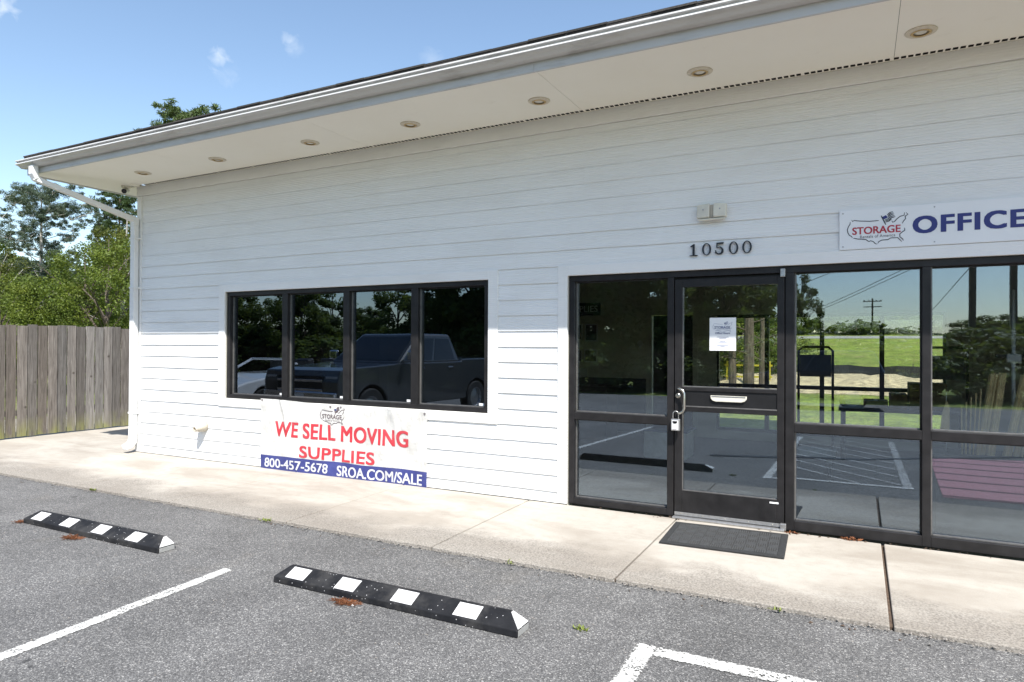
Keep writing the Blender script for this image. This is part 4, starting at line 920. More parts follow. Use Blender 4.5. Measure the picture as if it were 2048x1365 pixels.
# ------------------------------------------------------------------ wheel stops
def wheel_stop(x0, x1, yf, label, rz=0.0):
    L = x1-x0; w = .150; h = .090; zg = lotz(yf-.02)+.001
    t = thing('wheel_stop', ((x0+x1)/2, yf+w/2, zg), label, 'wheel stop', 'rubber wheel stops on the asphalt')
    lo = .040; hx = .10; f0, f1 = .108, .136
    b = B(); V = [(x0, yf, zg), (x1, yf, zg), (x1, yf+w, zg), (x0, yf+w, zg), (x0, yf+.004, zg+lo), (x1, yf+.004, zg+lo), (x1, yf+w-.004, zg+lo), (x0, yf+w-.004, zg+lo),
                 (x0+.05, yf+f0, zg+h), (x1-hx, yf+f0, zg+h), (x1-hx, yf+f1, zg+h), (x0+.05, yf+f1, zg+h)]
    b.add(V, [(3, 2, 1, 0), (0, 1, 5, 4), (1, 2, 6, 5), (2, 3, 7, 6), (3, 0, 4, 7), (4, 5, 9, 8), (5, 6, 10, 9), (6, 7, 11, 10), (7, 4, 8, 11), (8, 9, 10, 11)])
    b.build('block', 'stop_rubber', t, bevel=.006)
    ny, nzv = -(h-lo), (f0-.004); ln = math.hypot(ny, nzv); nrm = Vector((0, ny/ln, nzv/ln)); off = nrm*.0016
    for c in (.175, .60, 1.05, 1.50):
        c = c*L/1.85; P = []
        for u, v in ((-.078, .10), (.078, .10), (.078, .94), (-.078, .94)):
            p = Vector((x0+c+u, yf+.004+v*(f0-.004), zg+lo+v*(h-lo))); P.append(p)
        k = B(); k.add([p+off for p in P]+[p-nrm*.002 for p in P], [(0, 1, 2, 3), (0, 4, 5, 1), (1, 5, 6, 2), (2, 6, 7, 3), (3, 7, 4, 0)]); k.build('white_square', 'stop_white', t)
    for (a, s) in ((x1, 1),):
        P = [Vector((a, yf+.012, zg+lo+.004)), Vector((a, yf+w-.012, zg+lo+.004)), Vector((a-s*hx*.93, yf+f1-.002, zg+h*.96)), Vector((a-s*hx*.93, yf+f0+.002, zg+h*.96))]
        nn = Vector((s*(h-lo), 0, hx)).normalized(); k = B(); k.add([p+nn*.002 for p in P]+[p-nn*.002 for p in P], [(0, 1, 2, 3), (0, 4, 5, 1), (1, 5, 6, 2), (2, 6, 7, 3), (3, 7, 4, 0)]); k.build('end_reflector', 'stop_white', t)
    B().box(x1, x1+.0016, yf+.012, yf+w-.012, zg+.004, zg+lo-.003).build('end_plate', 'stop_grey', t)
    return t
wheel_stop(-6.52, -4.675, -2.715, 'black rubber wheel stop with white squares nearest the fence')
wheel_stop(-3.455, -1.635, -2.735, 'black rubber wheel stop with white squares nearest the painted aisle')
# needles, weeds, leaves
def tuft(name, x, y, z, n, spread, ln, mat, label, cat, up=0.1, group=None, seed=0, w=0.0014):
    r = random.Random(seed); b = B()
    for i in range(n):
        a = r.uniform(0, 2*math.pi); rr = spread*math.sqrt(r.random()); p = Vector((x+rr*math.cos(a)*1.6, y+rr*math.sin(a)*.6, z+r.uniform(.0, .006)))
        a2 = r.uniform(0, 2*math.pi); d = Vector((math.cos(a2), math.sin(a2), r.uniform(0, up))).normalized()*ln*r.uniform(.5, 1.2); s = d.cross(Vector((0, 0, 1))).normalized()*w
        b.add([p-s, p+s, p+d*.6+s*.8+Vector((0, 0, .004)), p+d, p+d*.6-s*.8+Vector((0, 0, .004))], [(0, 1, 2, 3, 4)])
    return tag(b.build(name, mat), label, cat, group)
tuft('pine_needles', -2.78, -2.78, lotz(-2.78), 150, .055, .06, 'needles_rust', 'rust-coloured pine needles caught against the wheel stop by the aisle', 'needles', .25, None, 1)
tuft('pine_needles', -5.66, -2.775, lotz(-2.78), 130, .055, .06, 'needles_rust', 'rust-coloured pine needles caught against the wheel stop by the fence', 'needles', .25, None, 2)
tuft('pine_needles', -6.56, -2.72, lotz(-2.7), 60, .035, .05, 'needles_rust', 'few brown needles at the far end of the wheel stop by the fence', 'needles', .25, None, 3)
tuft('dry_leaves', -.07, -.035, .0, 40, .05, .045, 'needles_rust', 'dry brown leaf litter at the storefront sill beside the mullion', 'leaves', .5, None, 4, .006)
tuft('dry_leaves', -.50, -.06, .0, 16, .03, .04, 'needles_rust', 'few curled dry leaves by the bottom door hinge', 'leaves', .5, None, 5, .006)
for i, (x, y, n, sp, lb) in enumerate(((-7.17, -1.735, 26, .035, 'small yellow-green weed in the kerb joint nearest the fence'), (-4.62, -1.74, 30, .045, 'small yellow-green weed in the kerb joint below the banner'), (-.43, -1.75, 10, .018, 'tiny green weed in the kerb joint before the door'), (-1.37, -2.48, 22, .025, 'pale thin weed growing in the asphalt beside the aisle line'), (-2.2, -1.735, 8, .02, 'tiny weed in the kerb joint before the storefront corner'))):
    tuft('weed', x, y, lotz(y) if y < -2 else -.028, n, sp, .032, 'weed_green', lb, 'weed', 1.5, None, 20+i, .004)
lt = B(); r8 = random.Random(77)
for i in range(150):
    if i < 70: x = r8.choice((r8.uniform(-2.4, 1.2), r8.gauss(-.1, .25), r8.gauss(-1.5, .1))); y = -.012-abs(r8.gauss(0, .03)); z = .002
    else: x = r8.uniform(-8.5, 1.2); y = -1.735-abs(r8.gauss(0, .05)); z = lotz(y)+.004
    s_ = r8.uniform(.006, .016); a_ = r8.uniform(0, 6.28); c_, d_ = math.cos(a_)*s_, math.sin(a_)*s_
    lt.add([(x-c_, y-d_, z), (x-d_*.45, y+c_*.45, z+s_*.5), (x+c_, y+d_, z+s_*.15), (x+d_*.45, y-c_*.45, z+s_*.1)], [(0, 3, 2, 1)])
o = lt.build('leaf_litter', 'soil'); tag(o, 'scattered bits of brown leaf litter along sill and kerb joint', 'leaf litter', kind='stuff')
o = scatter('pebble', 1, lambda r: (-2.72, -2.80, lotz(-2.8)), 'stop_white', None, (.014, .015), 3); o['kind'] = 'thing'; tag(o, 'white pebble lying in the pine needles by the wheel stop', 'pebble')

# ------------------------------------------------------------------ fence
fen = thing('wood_fence', (-11.97, 2.0, 0), 'weathered grey vertical board fence beside the building', 'fence')
y = -3.2; r5 = random.Random(21)
while y < 8.2:
    w = .138+r5.uniform(-.004, .003); h = 1.815+r5.uniform(-.018, .018)-.006*(y-0); zb_ = .012+r5.uniform(0, .012); dx = r5.uniform(-.004, .004)
    b = B(); x = -11.95+dx; th = .026
    tl = r5.uniform(-.004, .004); cup = r5.uniform(-.004, .004)
    b.add([(x-th, y, zb_), (x, y+.001, zb_), (x+cup, y+w/2, zb_), (x, y+w, zb_), (x-th, y+w, zb_), (x-th, y+tl, h), (x, y+.001+tl, h), (x+cup, y+w/2+tl, h+r5.uniform(-.003, .003)), (x, y+w+tl, h), (x-th, y+w+tl, h)],
          [(4, 3, 2, 1, 0), (5, 6, 7, 8, 9), (0, 1, 6, 5), (1, 2, 7, 6), (2, 3, 8, 7), (3, 4, 9, 8), (4, 0, 5, 9)])
    b.build('fence_board', 'fence_wood', fen); y += .1535+r5.uniform(-.002, .004)
for z in (.35, 1.0, 1.55): B().box(-12.020, -11.982, -3.2, 8.2, z, z+.09).build('rail', 'fence_wood', fen)
for yy in (-3.0, -.6, 1.8, 4.2, 6.6): B().box(-12.105, -12.015, yy, yy+.09, -.1, 1.75).build('post', 'fence_wood', fen)

# ------------------------------------------------------------------ vegetation
def quads(P, size, rs, asp=1.0, norm=None, jitter=1.0, wid=.55):
    n = len(P); a = rs.normal(size=(n, 3))
    if norm is not None: a = norm+a*jitter
    a /= np.linalg.norm(a, axis=1)[:, None]+1e-9
    u = np.cross(a, rs.normal(size=(n, 3))); u /= np.linalg.norm(u, axis=1)[:, None]+1e-9; w = np.cross(a, u)
    s = (size*rs.uniform(.6, 1.3, n))[:, None]
    return np.stack([P-u*s*asp, P-w*s*wid, P+u*s*asp, P+w*s*wid], 1)
def quad_mesh(name, Q, mat):
    n = len(Q); me = bpy.data.meshes.new(name); me.vertices.add(4*n); me.vertices.foreach_set('co', Q.reshape(-1).astype(np.float32))
    me.loops.add(4*n); me.loops.foreach_set('vertex_index', np.arange(4*n, dtype=np.int32)); me.polygons.add(n)
    me.polygons.foreach_set('loop_start', np.arange(0, 4*n, 4, dtype=np.int32)); me.polygons.foreach_set('loop_total', np.full(n, 4, np.int32)); me.update(); me.validate(); me.materials.append(MAT[mat]); return me
ORD = ('first second third fourth fifth sixth seventh eighth ninth tenth eleventh twelfth thirteenth fourteenth fifteenth sixteenth seventeenth eighteenth nineteenth twentieth').split()
def grow(kind, H, Wd, seed, leaf, bark, n_leaf, lsize, base=.3, bare=0.0):
    """a unit tree at the origin: returns (trunk mesh, crown mesh)"""
    r = random.Random(seed); rs = np.random.RandomState(seed); tb_ = B(); C_ = []; Rr = []
    lean = [r.uniform(-.02, .02)*H, r.uniform(-.02, .02)*H]
    tr = lambda t: Vector((lean[0]*t+.05*math.sin(3*t+seed), lean[1]*t+.05*math.cos(2.3*t+seed)-.05, H*t))
    R0 = H*.016+.03
    tb_.tube([tr(i/9)-Vector((0, 0, .15 if i == 0 else 0)) for i in range(10)], [R0*(1-.85*i/9) for i in range(10)], 9)
    if kind == 'pine':
        for i in range(44):
            t = base+(1-base)*(i/43)**.9; a = i*2.4+r.uniform(-.5, .5)
            prof = math.sin(math.pi*min(1, .16+.84*(1-t)/(1-base)))**.75 if t > base+.12 else .8
            ln = Wd*.5*max(.12, prof)*r.uniform(.6, 1.1); p = tr(t); d = Vector((math.cos(a), math.sin(a), r.uniform(.15, .7))).normalized(); e = p+d*ln
            tb_.tube([p, p.lerp(e, .5)+Vector((0, 0, -.03*ln)), e], [R0*.28*(1.15-t), R0*.18*(1.15-t), .012], 5)
            if t < base+bare and r.random() < .75: continue
            for j in range(13):
                f_ = r.uniform(.3, 1.05); c0_ = p.lerp(e, f_); c1_ = c0_+Vector((r.gauss(0, .2), r.gauss(0, .2), r.gauss(.10, .1)))*ln
                if j < 4: tb_.tube([c0_, c1_], [.016, .006], 4)
                C_.append(c1_); Rr.append(r.uniform(.12, .26)*(.5+.5*Wd/4))
        for i in range(12):
            t = .12+.28*i/11; a = i*2.1+r.random(); p = tr(t); d = Vector((math.cos(a), math.sin(a), r.uniform(.1, .5))).normalized(); e = p+d*r.uniform(.7, 1.7)
            tb_.tube([p, p.lerp(e, .5)+Vector((0, 0, .06)), e], [.035, .02, .006], 5)
    elif kind == 'spire':
        for i in range(46):
            t = .14+.86*i/45; a = i*2.4; ln = Wd*.5*(1-t)**.85*r.uniform(.75, 1.15)+.08; p = tr(t); e = p+Vector((math.cos(a), math.sin(a), -.12)).normalized()*ln
            tb_.tube([p, e], [R0*.2*(1.1-t), .008], 4)
            for j in range(4): C_.append(p.lerp(e, .25+.25*j)); Rr.append(.10+.22*(1-t))
    else:
        for i in range(16):
            t = base*.7+(1-base*.7)*r.random()*.85; a = r.uniform(0, 6.28); p = tr(t*.8); e = Vector((math.cos(a)*Wd*.42*r.uniform(.5, 1), math.sin(a)*Wd*.42*r.uniform(.5, 1), H*min(.96, t+r.uniform(.05, .25))))
            tb_.tube([p, p.lerp(e, .5)+Vector((0, 0, .15)), e], [R0*.4, R0*.22, .012], 5)
        m = 70
        while len(C_) < m:
            u = Vector((r.uniform(-1, 1), r.uniform(-1, 1), r.uniform(-1, 1)))
            if not .35 < u.length < 1: continue
            wz = 1-.25*max(0, u.z)
            c = Vector((u.x*Wd*.5*wz, u.y*Wd*.5*wz, H*(base+(1-base)*.5)+u.z*H*(1-base)*.5))
            if r.random() < .12: c *= 1.06
            C_.append(c); Rr.append(r.uniform(.28, .62)*Wd/4.5)
    C_ = np.array([tuple(c) for c in C_]); Rr = np.array(Rr); k = rs.randint(0, len(C_), n_leaf)
    o = rs.normal(size=(n_leaf, 3)); o /= np.linalg.norm(o, axis=1)[:, None]; rad = Rr[k]*rs.uniform(.15, 1.0, n_leaf)**.6
    flatz = np.array([1, 1, .6 if kind == 'pine' else .8]); P = C_[k]+o*rad[:, None]*flatz
    if kind in ('pine', 'spire'): Q = quads(P, lsize, rs, 2.0, None, 1.0, .34)
    else: Q = quads(P, lsize, rs, 1.0, o*.6+np.array([0, 0, .5]), .55)
    return tb_.me('trunk'), quad_mesh('crown', Q, leaf), bark
PROTO = dict(hero=grow('pine', 10.6, 5.6, 4, 'needle_blue', 'bark_grey', 50000, .044, .36, .06), pine=grow('pine', 11.0, 4.0, 9, 'needle_green', 'bark_brown', 20000, .065, .42, .05),
             bright=grow('broad', 5.0, 4.4, 12, 'leaf_bright', 'bark_brown', 26000, .040, .06), olive=grow('broad', 6.4, 4.2, 23, 'leaf_olive', 'bark_grey', 26000, .042, .08),
             dark=grow('broad', 9.0, 6.4, 31, 'leaf_dark', 'bark_brown', 17000, .13, .04), darkb=grow('broad', 9.0, 6.0, 37, 'leaf_dark', 'bark_brown', 17000, .13, .08), spire=grow('spire', 9.4, 3.2, 41, 'needle_blue', 'bark_brown', 5000, .06),
             shrub=grow('broad', 2.4, 3.0, 51, 'leaf_bright', 'bark_brown', 5000, .05, .02), shrubd=grow('broad', 2.6, 3.4, 57, 'leaf_dark', 'bark_brown', 7000, .085, .02))
def tree(kind, x, y, z, s, rot, label, sxy=1.0, group=None, name='tree', cat='tree', mat=None):
    tm, cm, bark = PROTO[kind]; o = thing(name, (x, y, z), label, cat, group); o.rotation_euler = (0, 0, rot); o.scale = (s*sxy, s*sxy, s)
    if not tm.materials: tm.materials.append(MAT[bark])
    mesh_obj('trunk', tm, None, o); mesh_obj('crown', cm, None, o); return o
def polar(azd, d, front=False):
    x = d*math.sin(R_(azd)); yv = d*math.cos(R_(azd))+CAM.y; return (x, -yv if front else yv)
GB = -.07
def at(kind, azd, d, ztop, rot, label, sxy=1.0, group='trees beyond the fence', front=False, name='tree', cat='tree'):
    x, y = polar(azd, d, front); z = gz(y) if y < .4 else (fieldz(y)); base_h = dict(hero=10.6, pine=11.2, bright=5.0, olive=6.4, dark=9.0, darkb=9.0, spire=9.4, shrub=2.4, shrubd=2.6)[kind]
    return tree(kind, x, y, z-.05, (ztop-z)/base_h, rot, label, sxy, group, name, cat)
def fieldz(y): return -.07 if y < 45 else -.07+min(1, (y-45)/70)*3.9
at('hero', -62.5, 45, 9.8, .4, 'tall blue-green pine with pale bare lower trunk above the fence', name='pine_tree')
at('bright', -60.1, 27, 4.7, .2, 'bright yellow-green leafy tree right of the pale pine trunk', name='leafy_tree')
at('bright', -58.7, 25, 4.9, 2.2, 'bright yellow-green leafy tree nearest the downspout above the fence', name='leafy_tree')
at('olive', -57.7, 31, 6.6, 1.2, 'olive-green tree partly hidden behind the downspout', name='leafy_tree')
at('spire', -59.1, 50, 9.5, 0, 'slim pointed conifer rising between pine and downspout', name='conifer_tree')
at('pine', -57.9, 58, 12.6, 1.0, 'pine seen through the gap between downspout and soffit', name='pine_tree')
at('pine', -53.5, 36, 12.75, .3, 'pine whose top shows above the roof edge', 1.0, name='pine_tree')
at('bright', -64.9, 25, 3.7, 4.1, 'low bright green tree at the left picture edge above the fence', name='leafy_tree')
at('bright', -63.9, 29, 3.3, 5.1, 'low bright green tree left of the tall pine trunk', name='leafy_tree')
at('olive', -65.6, 36, 6.0, 3.1, 'olive tree cut by the left picture edge behind the low bright tree', name='leafy_tree')
at('spire', -60.6, 56, 7.9, 2, 'small pointed conifer far behind the bright tree', name='conifer_tree')
at('spire', -58.2, 55, 8.6, 4, 'dark pointed conifer just left of the downspout', name='conifer_tree')
for i, (a_, d_, z_) in enumerate(((-67, 60, 8.8), (-65.2, 66, 9.3), (-63.4, 64, 8.2), (-61.8, 68, 8.0), (-60.2, 66, 7.6), (-58.6, 64, 8.0), (-57, 66, 9.4), (-55.4, 64, 9.0))):
    at(('dark', 'darkb')[i % 2], a_, d_, z_, i*1.3, ORD[i]+' from the picture edge of the dark trees in the woods behind the fence', 1.05, 'trees of the dark woods behind the fence')
for i, (a_, d_, z_) in enumerate(((-66, 40, 5.0), (-64, 42, 5.2), (-62.3, 40, 4.6), (-60.8, 43, 5.2), (-59.2, 40, 5.4), (-57.4, 42, 6.2))):
    at(('darkb', 'dark')[i % 2], a_, d_, z_, i*2.3, ORD[i]+' from the picture edge of the low dark trees behind the bright ones', .95, 'low dark trees behind the fence')
# woods and field behind the office, seen through its rear window
fld = B(); fx = list(np.linspace(-80, 120, 21)); fy = [44.9, 52, 60, 75, 95, 115.2, 300]
fld.add([(x, y, fieldz(y)+.03) for y in fy for x in fx], [(j*21+i, j*21+i+1, j*21+i+22, j*21+i+21) for j in range(6) for i in range(20)])
tag(fld.build('field', 'grass'), kind='structure')
rd = B(); rd.add([(-80, 93, fieldz(93)+.06), (120, 93, fieldz(93)+.06), (120, 101, fieldz(101)+.06), (-80, 101, fieldz(101)+.06)], [(0, 1, 2, 3)]); tag(rd.build('road', 'road_grey'), kind='structure')
sb = B(); r6 = random.Random(8); n = 60; vs = []
for j, (yy, hh) in enumerate(((19, 0), (21.5, .28), (24, .42), (27.5, .35), (31, 0))): vs += [(-9+26*i/n, yy+r6.uniform(-.3, .3), GB+.01+hh*r6.uniform(.6, 1.2)) for i in range(n+1)]
sb.add(vs, [(j*(n+1)+i, j*(n+1)+i+1, (j+1)*(n+1)+i+1, (j+1)*(n+1)+i) for j in range(4) for i in range(n)]); tag(sb.build('straw_bank', 'straw'), kind='structure')
t = thing('silt_fence', (4, 33, GB), 'low black silt fence across the field behind the office', 'fence')
sf = B(); n = 50; vs = [(-12+36*i/n, 33+.25*math.sin(i*.9), GB+z+(.05*math.sin(i*1.7) if z else 0)) for z in (0, .62) for i in range(n+1)]; sf.add(vs, [(i, i+1, n+2+i, n+1+i) for i in range(n)]).build('fabric', 'silt_black', t)
for i in range(0, 51, 5): B().box(-12+36*i/n-.02, -12+36*i/n+.02, 33.27, 33.31, GB, GB+.78).build('stake', 'pole_wood', t)
for i, (a_, d_, zt, s_) in enumerate(((-9.2, 23, 9, .8), (-8.2, 21, 9.5, 1.0), (-6.9, 26, 9.5, .75), (-10.4, 27, 9.5, .7))):
    at('pine', a_, d_, zt, i*1.7, ('slender pine behind the rear window, beside the notice', 'thickest pine trunk seen through the rear window', 'slender pine behind the rear window, nearest the door stile', 'pine behind the rear window hidden mostly by the notice')[i], s_, 'pines behind the office', name='pine_tree')
for i, (a_, d_, zt) in enumerate(((-11, 30, 2.6), (-9, 32, 2.4), (-7, 31, 2.2), (-5.4, 34, 2.5), (-13, 29, 2.6))): at('shrub', a_, d_, zt, i*1.1, ORD[i]+' from the door of the sunlit shrubs among the pines behind the office', 1.2, 'shrubs under the pines behind the office', name='shrub', cat='shrub')
for i in range(20): at(('dark', 'darkb')[i % 2], -16+1.7*i, 122+6*(i % 3), 12+1.5*(i % 4), i*.9, ORD[i]+' from the door of the distant trees beyond the road behind the office', 1.9, 'distant trees beyond the road')
for i in range(20): at('shrubd', -15.5+1.7*i, 112+4*(i % 3), 6.4+.5*(i % 3), i*1.9, ORD[i]+' from the door of the dark shrubs along the far road', 2.2, 'shrubs along the far road', name='shrub', cat='shrub')
t = thing('yellow_barrier', polar(-8.0, 28)+(GB,), 'thin yellow staked barrier in the straw seen through the door', 'barrier'); bx_, by_ = polar(-8.0, 28)
for dx in (-.8, 0, .8): B().box(bx_+dx-.03, bx_+dx+.03, by_-.03, by_+.03, GB, .95).build('stake', 'stake_yellow', t)
for z in (.3, .75): B().box(bx_-.9, bx_+.9, by_-.05, by_-.031, z, z+.07).build('rail', 'stake_yellow', t)

# ------------------------------------------------------------------ across the lot (mirrored in the glass)
FT = [(-56, 46, 7.5, 0), (-53, 44, 7.5, 1), (-50.3, 43, 5.0, 0), (-47.9, 46, 4.3, 1), (-45.2, 40, 5.2, 0), (-42.6, 41, 4.6, 1), (-39.9, 43, 4.0, 0), (-37.4, 37, 4.7, 1), (-34.2, 36, 5.4, 0), (-31, 36, 7.0, 1), (-27.6, 35, 9.5, 0), (-24, 34, 9.2, 1), (-20.6, 33, 9.0, 0), (-17, 33, 9.0, 1), (-13.5, 33, 8.6, 0), (-10.2, 34, 7.6, 1), (-7.4, 37, 6.4, 0)]
for i, (a_, d_, z_, k_) in enumerate(FT): at(('dark', 'darkb')[k_], a_, d_, z_, i*1.7, ORD[i]+' from the fence of the dark trees across the lot mirrored in the glass', 1.15, 'trees across the lot mirrored in the glass', True)
at('darkb', -4.1, 42, 5.6, .6, 'small round tree mirrored in the pane beside the door', .62, 'trees across the lot mirrored in the glass', True)
for i in range(19): at('shrubd', -55+3.9*i, 30+(i % 3)*1.5+max(0, (26-i*3)*.45), 2.0+.3*(i % 3), i*2.1, ORD[i]+' from the fence of the dark shrubs across the lot mirrored in the glass', 1.7, 'shrubs across the lot mirrored in the glass', True, 'shrub', 'shrub')
for i in range(13): at(('dark', 'darkb')[i % 2], 5.2+.85*i, 64+5*(i % 3), 2.2+.42*min(i, 4)+.4*(i % 2), i*1.9, ORD[i]+' dark tree from the pole of the far treeline mirrored in the last pane', 2.4, 'far treeline mirrored in the last pane', True)
def pole_at(azd, d, h, label):
    x, y = polar(azd, d, True); z = gz(y); t = thing('utility_pole', (x, y, z), label, 'utility pole', 'utility poles along the road')
    B().tube([(x, y, z-.2), (x, y, z+h)], [.17, .11], 10).build('pole', 'pole_wood', t)
    for zz in (h-.5, h-1.3): B().box(x-1.2, x+1.2, y-.06, y+.06, z+zz, z+zz+.12).build('cross_arm', 'pole_wood', t)
    for dx in (-1.1, -.5, .5, 1.1): B().lathe([(.05, 0), (.09, .08), (.05, .16), (0, .2)], (x+dx, y, z+h-.38), (0, 0, 1), 8).build('insulator', 'zinc', t)
    return Vector((x, y, z+h-.3))
pA = pole_at(.87, 112, 9.2, 'wooden utility pole with cross arms mirrored in the pane beside the door')
pC = pole_at(16, 40, 9.8, 'wooden utility pole beyond the picture edge that carries the mirrored wires')
def wire(p, q, sag, label):
    P = [p.lerp(q, i/16)+Vector((0, 0, -sag*4*(i/16)*(1-i/16))) for i in range(17)]
    tag(B().tube(P, .022, 5).build('power_wire', 'wire_black'), label, 'wire', 'overhead power wires')
def V3(azd, d, eld): x, y = polar(azd, d, True); return Vector((x, y, CAM.z+d*math.tan(R_(eld))))
wire(V3(-5.5, 105, 1.9), V3(6.0, 42, 7.4), .3, 'upper of the paired wires slanting across the mirrored sky')
wire(V3(-5.5, 105, 1.75), V3(6.0, 42, 7.1), .3, 'lower of the paired wires slanting across the mirrored sky')
wire(V3(-6, 60, 4.3), V3(1.5, 40, 7.2), .1, 'single wire high in the mirrored sky beside the door')
wire(V3(4.2, 70, 2.2), V3(8.5, 35, 7.6), .1, 'single steep wire in the last pane')
t = thing('pylon_sign', polar(8.3, 46, True)+(gz(-40),), 'pair of dark steel sign posts mirrored in the last pane', 'sign')
for a_ in (7.15, 9.45): x, y = polar(a_, 46, True); B().box(x-.16, x+.16, y-.16, y+.16, gz(y), 9.0).build('post', 'post_dark', t)
x0, y0 = polar(7.0, 46, True); x1, y1 = polar(9.6, 46, True); B().box(x0-.6, x1+.6, y0-.3, y0+.3, 9.0, 12.0).build('sign_board', 'post_dark', t)

# ------------------------------------------------------------------ vehicles (mirrored in the glass)
def arch(cx, cz, r, a0=180, a1=0, n=9): return [(cx+r*math.cos(R_(a0+(a1-a0)*i/n)), cz+r*math.sin(R_(a0+(a1-a0)*i/n))) for i in range(n+1)]
def vehicle(name, pos, rot, spec, label, cat, paint):
    t = thing(name, (0, 0, 0), label, cat); W2 = spec['w']/2; wr = spec['wr']; fx_, rx_ = spec['fx'], spec['rx']
    low = spec['low']; prof = []
    prof += [(spec['rear'], low), ] ; prof = [(spec['rear'], low)]+arch(rx_, wr, wr*1.17)+arch(fx_, wr, wr*1.17)+[(spec['front'], low)]+spec['top']
    def body(pr, w, nm, mat, bv): b = B(); b.prism(pr, 1, -w, w); return b.build(nm, mat, t, bevel=bv)
    body(prof, W2, 'body', paint, .035)
    c = spec['cab']; b = B(); k = spec['tumble']           # cab: bottom ring, top ring
    (xb0, xb1, zb0), (xt0, xt1, zt) = c
    b.add([(xb0, -W2+.03, zb0), (xb1, -W2+.03, zb0), (xb1, W2-.03, zb0), (xb0, W2-.03, zb0), (xt0, -W2+k, zt), (xt1, -W2+k, zt), (xt1, W2-k, zt), (xt0, W2-k, zt)], ((0, 3, 2, 1), (4, 5, 6, 7), (0, 1, 5, 4), (1, 2, 6, 5), (2, 3, 7, 6), (3, 0, 4, 7)))
    if not spec.get('open'): b.build('cab', paint, t, bevel=.05)
    else:
        wf = B(); wf.tube([(xb1, -W2+.10, zb0), (xt1+.25, -W2+k, zt-.14), (xt1+.25, W2-k, zt-.14), (xb1, W2-.10, zb0)], .03, 8); wf.build('windshield_frame', paint, t)
        for s in (-1, 1):
            for xx in (-.2, -1.1): B().box(xx-.08, xx+.06, s*.4-.24, s*.4+.24, zb0-.02, zb0+.32).build('seat_back', 'cart_black', t, bevel=.04)
    def P(u, v, s):       # point on the cab side: u along, v up
        xa = xb0+(xt0-xb0)*v; xc = xb1+(xt1-xb1)*v; return Vector((xa+(xc-xa)*u, s*(W2-.03-(k-.03)*v+.004), zb0+(zt-zb0)*v))
    for s in (() if spec.get('open') else (-1, 1)):
        for u0, u1 in spec['sidewin']:
            q = [P(u0, .10, s), P(u1, .10, s), P(u1, .84, s), P(u0, .84, s)]; g_ = B(); g_.add(q+[p-Vector((0, s*.012, 0)) for p in q], [(0, 1, 2, 3), (7, 6, 5, 4), (0, 4, 5, 1), (1, 5, 6, 2), (2, 6, 7, 3), (3, 7, 4, 0)]); g_.build('side_window', 'car_glass', t)
    for nm, xa, xc in (('windshield', xb1, xt1), ('rear_window', xb0, xt0))[:1 if spec.get('open') else 2]:
        if spec.get('open'): continue
        sg = 1 if nm == 'windshield' else -1; q = []
        for v, wv in ((.1, W2-.12), (.9, W2-k-.06)):
            x = xa+(xc-xa)*v+sg*.006; z = zb0+(zt-zb0)*v+.004; q += [(x, -wv, z), (x, wv, z)]
        q = [Vector(q[0]), Vector(q[1]), Vector(q[3]), Vector(q[2])]; g_ = B(); g_.add(q+[p-Vector((sg*.012, 0, .006)) for p in q], [(0, 1, 2, 3), (7, 6, 5, 4), (0, 4, 5, 1), (1, 5, 6, 2), (2, 6, 7, 3), (3, 7, 4, 0)]); g_.build(nm, 'car_glass', t)
    for x in (fx_, rx_):
        for s in (-1, 1):
            wq = B(); wq.lathe([(wr*.62, -.11), (wr*.93, -.115), (wr, -.09), (wr, .09), (wr*.93, .115), (wr*.62, .11)], (x, s*(W2-.13), wr), (0, s, 0), 26, True); wh = wq.build('wheel', 'tyre', t)
            rm = B(); rm.lathe([(wr*.62, -.08), (wr*.62, .10), (wr*.55, .095), (wr*.5, .06), (wr*.16, .075), (0, .08)], (x, s*(W2-.13), wr), (0, s, 0), 20); rm.build('rim', 'rim', wh)
    F = spec['front']; zg = spec['grille']
    gq = B(); gq.box(F-.01, F+.03, -W2*.62, W2*.62, zg[0], zg[1]); gq.build('grille', spec.get('gm', 'black_panel'), t, bevel=.015)
    for i in range(spec.get('bars', 2)): z = zg[0]+(zg[1]-zg[0])*(i+.5)/spec.get('bars', 2); B().box(F+.031, F+.045, -W2*.6, W2*.6, z-.025, z+.025).build('grille_bar', spec.get('bm', 'chrome'), t, bevel=.006)
    for s in (-1, 1):
        y0, y1 = sorted((s*W2*.66, s*W2*.97)); B().box(F-.14, F+.012, y0, y1, zg[1]-.2, zg[1]+.0).build('headlight', 'lamp_glass', t, bevel=.02)
        y0, y1 = sorted((s*W2*.8, s*W2*.985)); B().box(spec['rear']-.012, spec['rear']+.1, y0, y1, spec['tail'][0], spec['tail'][1]).build('taillight', 'tail_red', t, bevel=.015)
        xm = xb1-.28; y0, y1 = sorted((s*(W2+.02), s*(W2+.24))); B().box(xm-.05, xm+.05, y0, y1, zb0+.06, zb0+.27).build('side_mirror', paint if paint != 'paint_grey' else 'chrome', t, bevel=.03)
        for u in spec['handles']: y0, y1 = sorted((s*(W2+.0), s*(W2+.035))); B().box(u-.09, u+.09, y0, y1, zb0-.12, zb0-.085).build('door_handle', 'chrome', t, bevel=.01)
    B().box(F-.08, F+.075, -W2*.97, W2*.97, low+.06, low+.32).build('front_bumper', spec.get('bump', paint), t, bevel=.03); B().box(spec['rear']-.07, spec['rear']+.08, -W2*.95, W2*.95, low+.06, low+.28).build('rear_bumper', spec.get('bump', paint), t, bevel=.03)
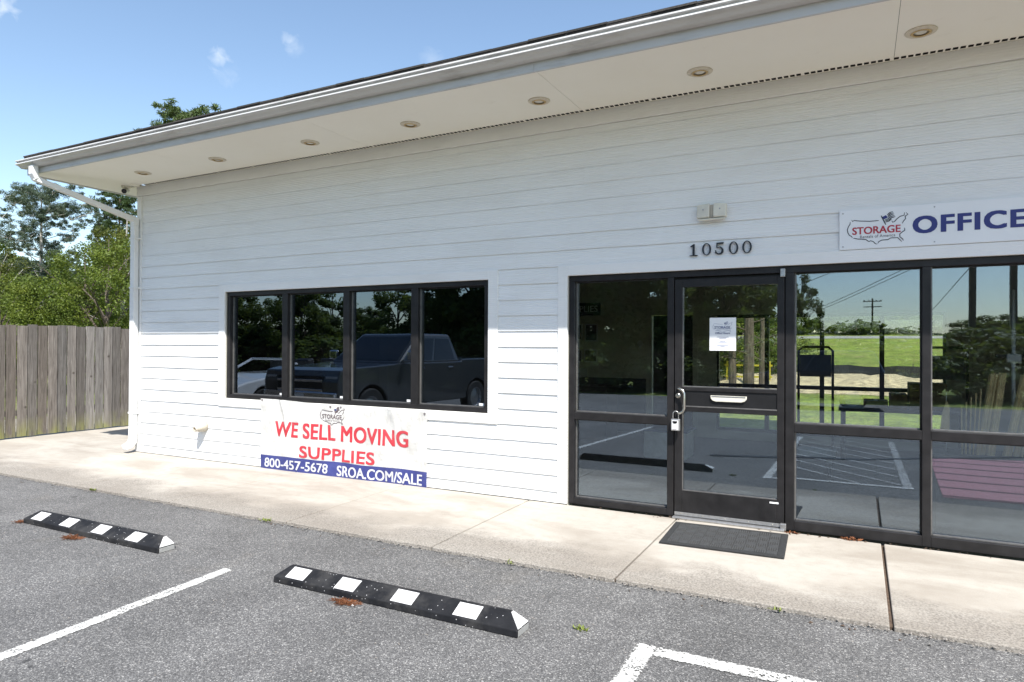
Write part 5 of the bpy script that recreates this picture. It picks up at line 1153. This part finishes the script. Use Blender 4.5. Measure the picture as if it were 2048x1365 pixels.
    B().box(F+.076, F+.084, -.16, .16, low+.12, low+.27).build('license_plate', 'plate_white', t)
    for lo_, hi_ in spec.get('extra', []): pass
    t.location = pos; t.rotation_euler = (0, 0, rot); return t
truck = dict(w=2.0, wr=.40, fx=1.95, rx=-1.75, low=.45, front=2.85, rear=-3.0, top=[(2.88, .95), (2.82, 1.16), (2.55, 1.21), (1.10, 1.27), (.9, 1.28), (-1.1, 1.28), (-1.12, 1.33), (-2.98, 1.35), (-3.02, .9)], cab=((-1.08, 1.15, 1.26), (-.85, .30, 1.90)), tumble=.19, sidewin=((.09, .46), (.50, .93)), grille=(.70, 1.06), bars=2, tail=(.85, 1.28), handles=(-.62, .42), bump='chrome', bm='chrome')
sedan = dict(w=1.82, wr=.33, fx=1.42, rx=-1.38, low=.26, front=2.30, rear=-2.35, top=[(2.34, .55), (2.25, .74), (1.9, .83), (.95, .96), (.8, .97), (-1.5, .98), (-2.3, .96), (-2.38, .6)], cab=((-1.7, 1.0, .96), (-1.0, .15, 1.44)), tumble=.25, sidewin=((.16, .50), (.54, .90)), grille=(.42, .62), bars=1, tail=(.68, .88), handles=(-.75, .2))
suv = dict(w=1.9, wr=.37, fx=1.5, rx=-1.4, low=.32, front=2.35, rear=-2.3, top=[(2.38, .7), (2.28, .95), (1.1, 1.08), (.9, 1.09), (-2.25, 1.1), (-2.34, .7)], cab=((-2.25, .98, 1.08), (-1.95, .25, 1.74)), tumble=.22, sidewin=((.06, .36), (.39, .66), (.69, .93)), grille=(.6, .85), bars=1, tail=(.9, 1.08), handles=(-.8, .2))
vehicle('pickup_truck', (-9.35, -6.25, lotz(-6.3)), R_(90+3), truck, 'dark grey four-door pickup truck parked nose-in, mirrored in the office window', 'truck', 'paint_grey')
vehicle('parked_car', (-12.55, -5.9, lotz(-5.9)), R_(90), dict(sedan, open=True), 'white open-topped car beside the pickup, mirrored in the first window pane', 'car', 'paint_white')
vehicle('parked_car', (-1.6, -16.8, lotz(-16.8)), R_(178), suv, 'dark car across the lot mirrored beside the door', 'car', 'paint_black')
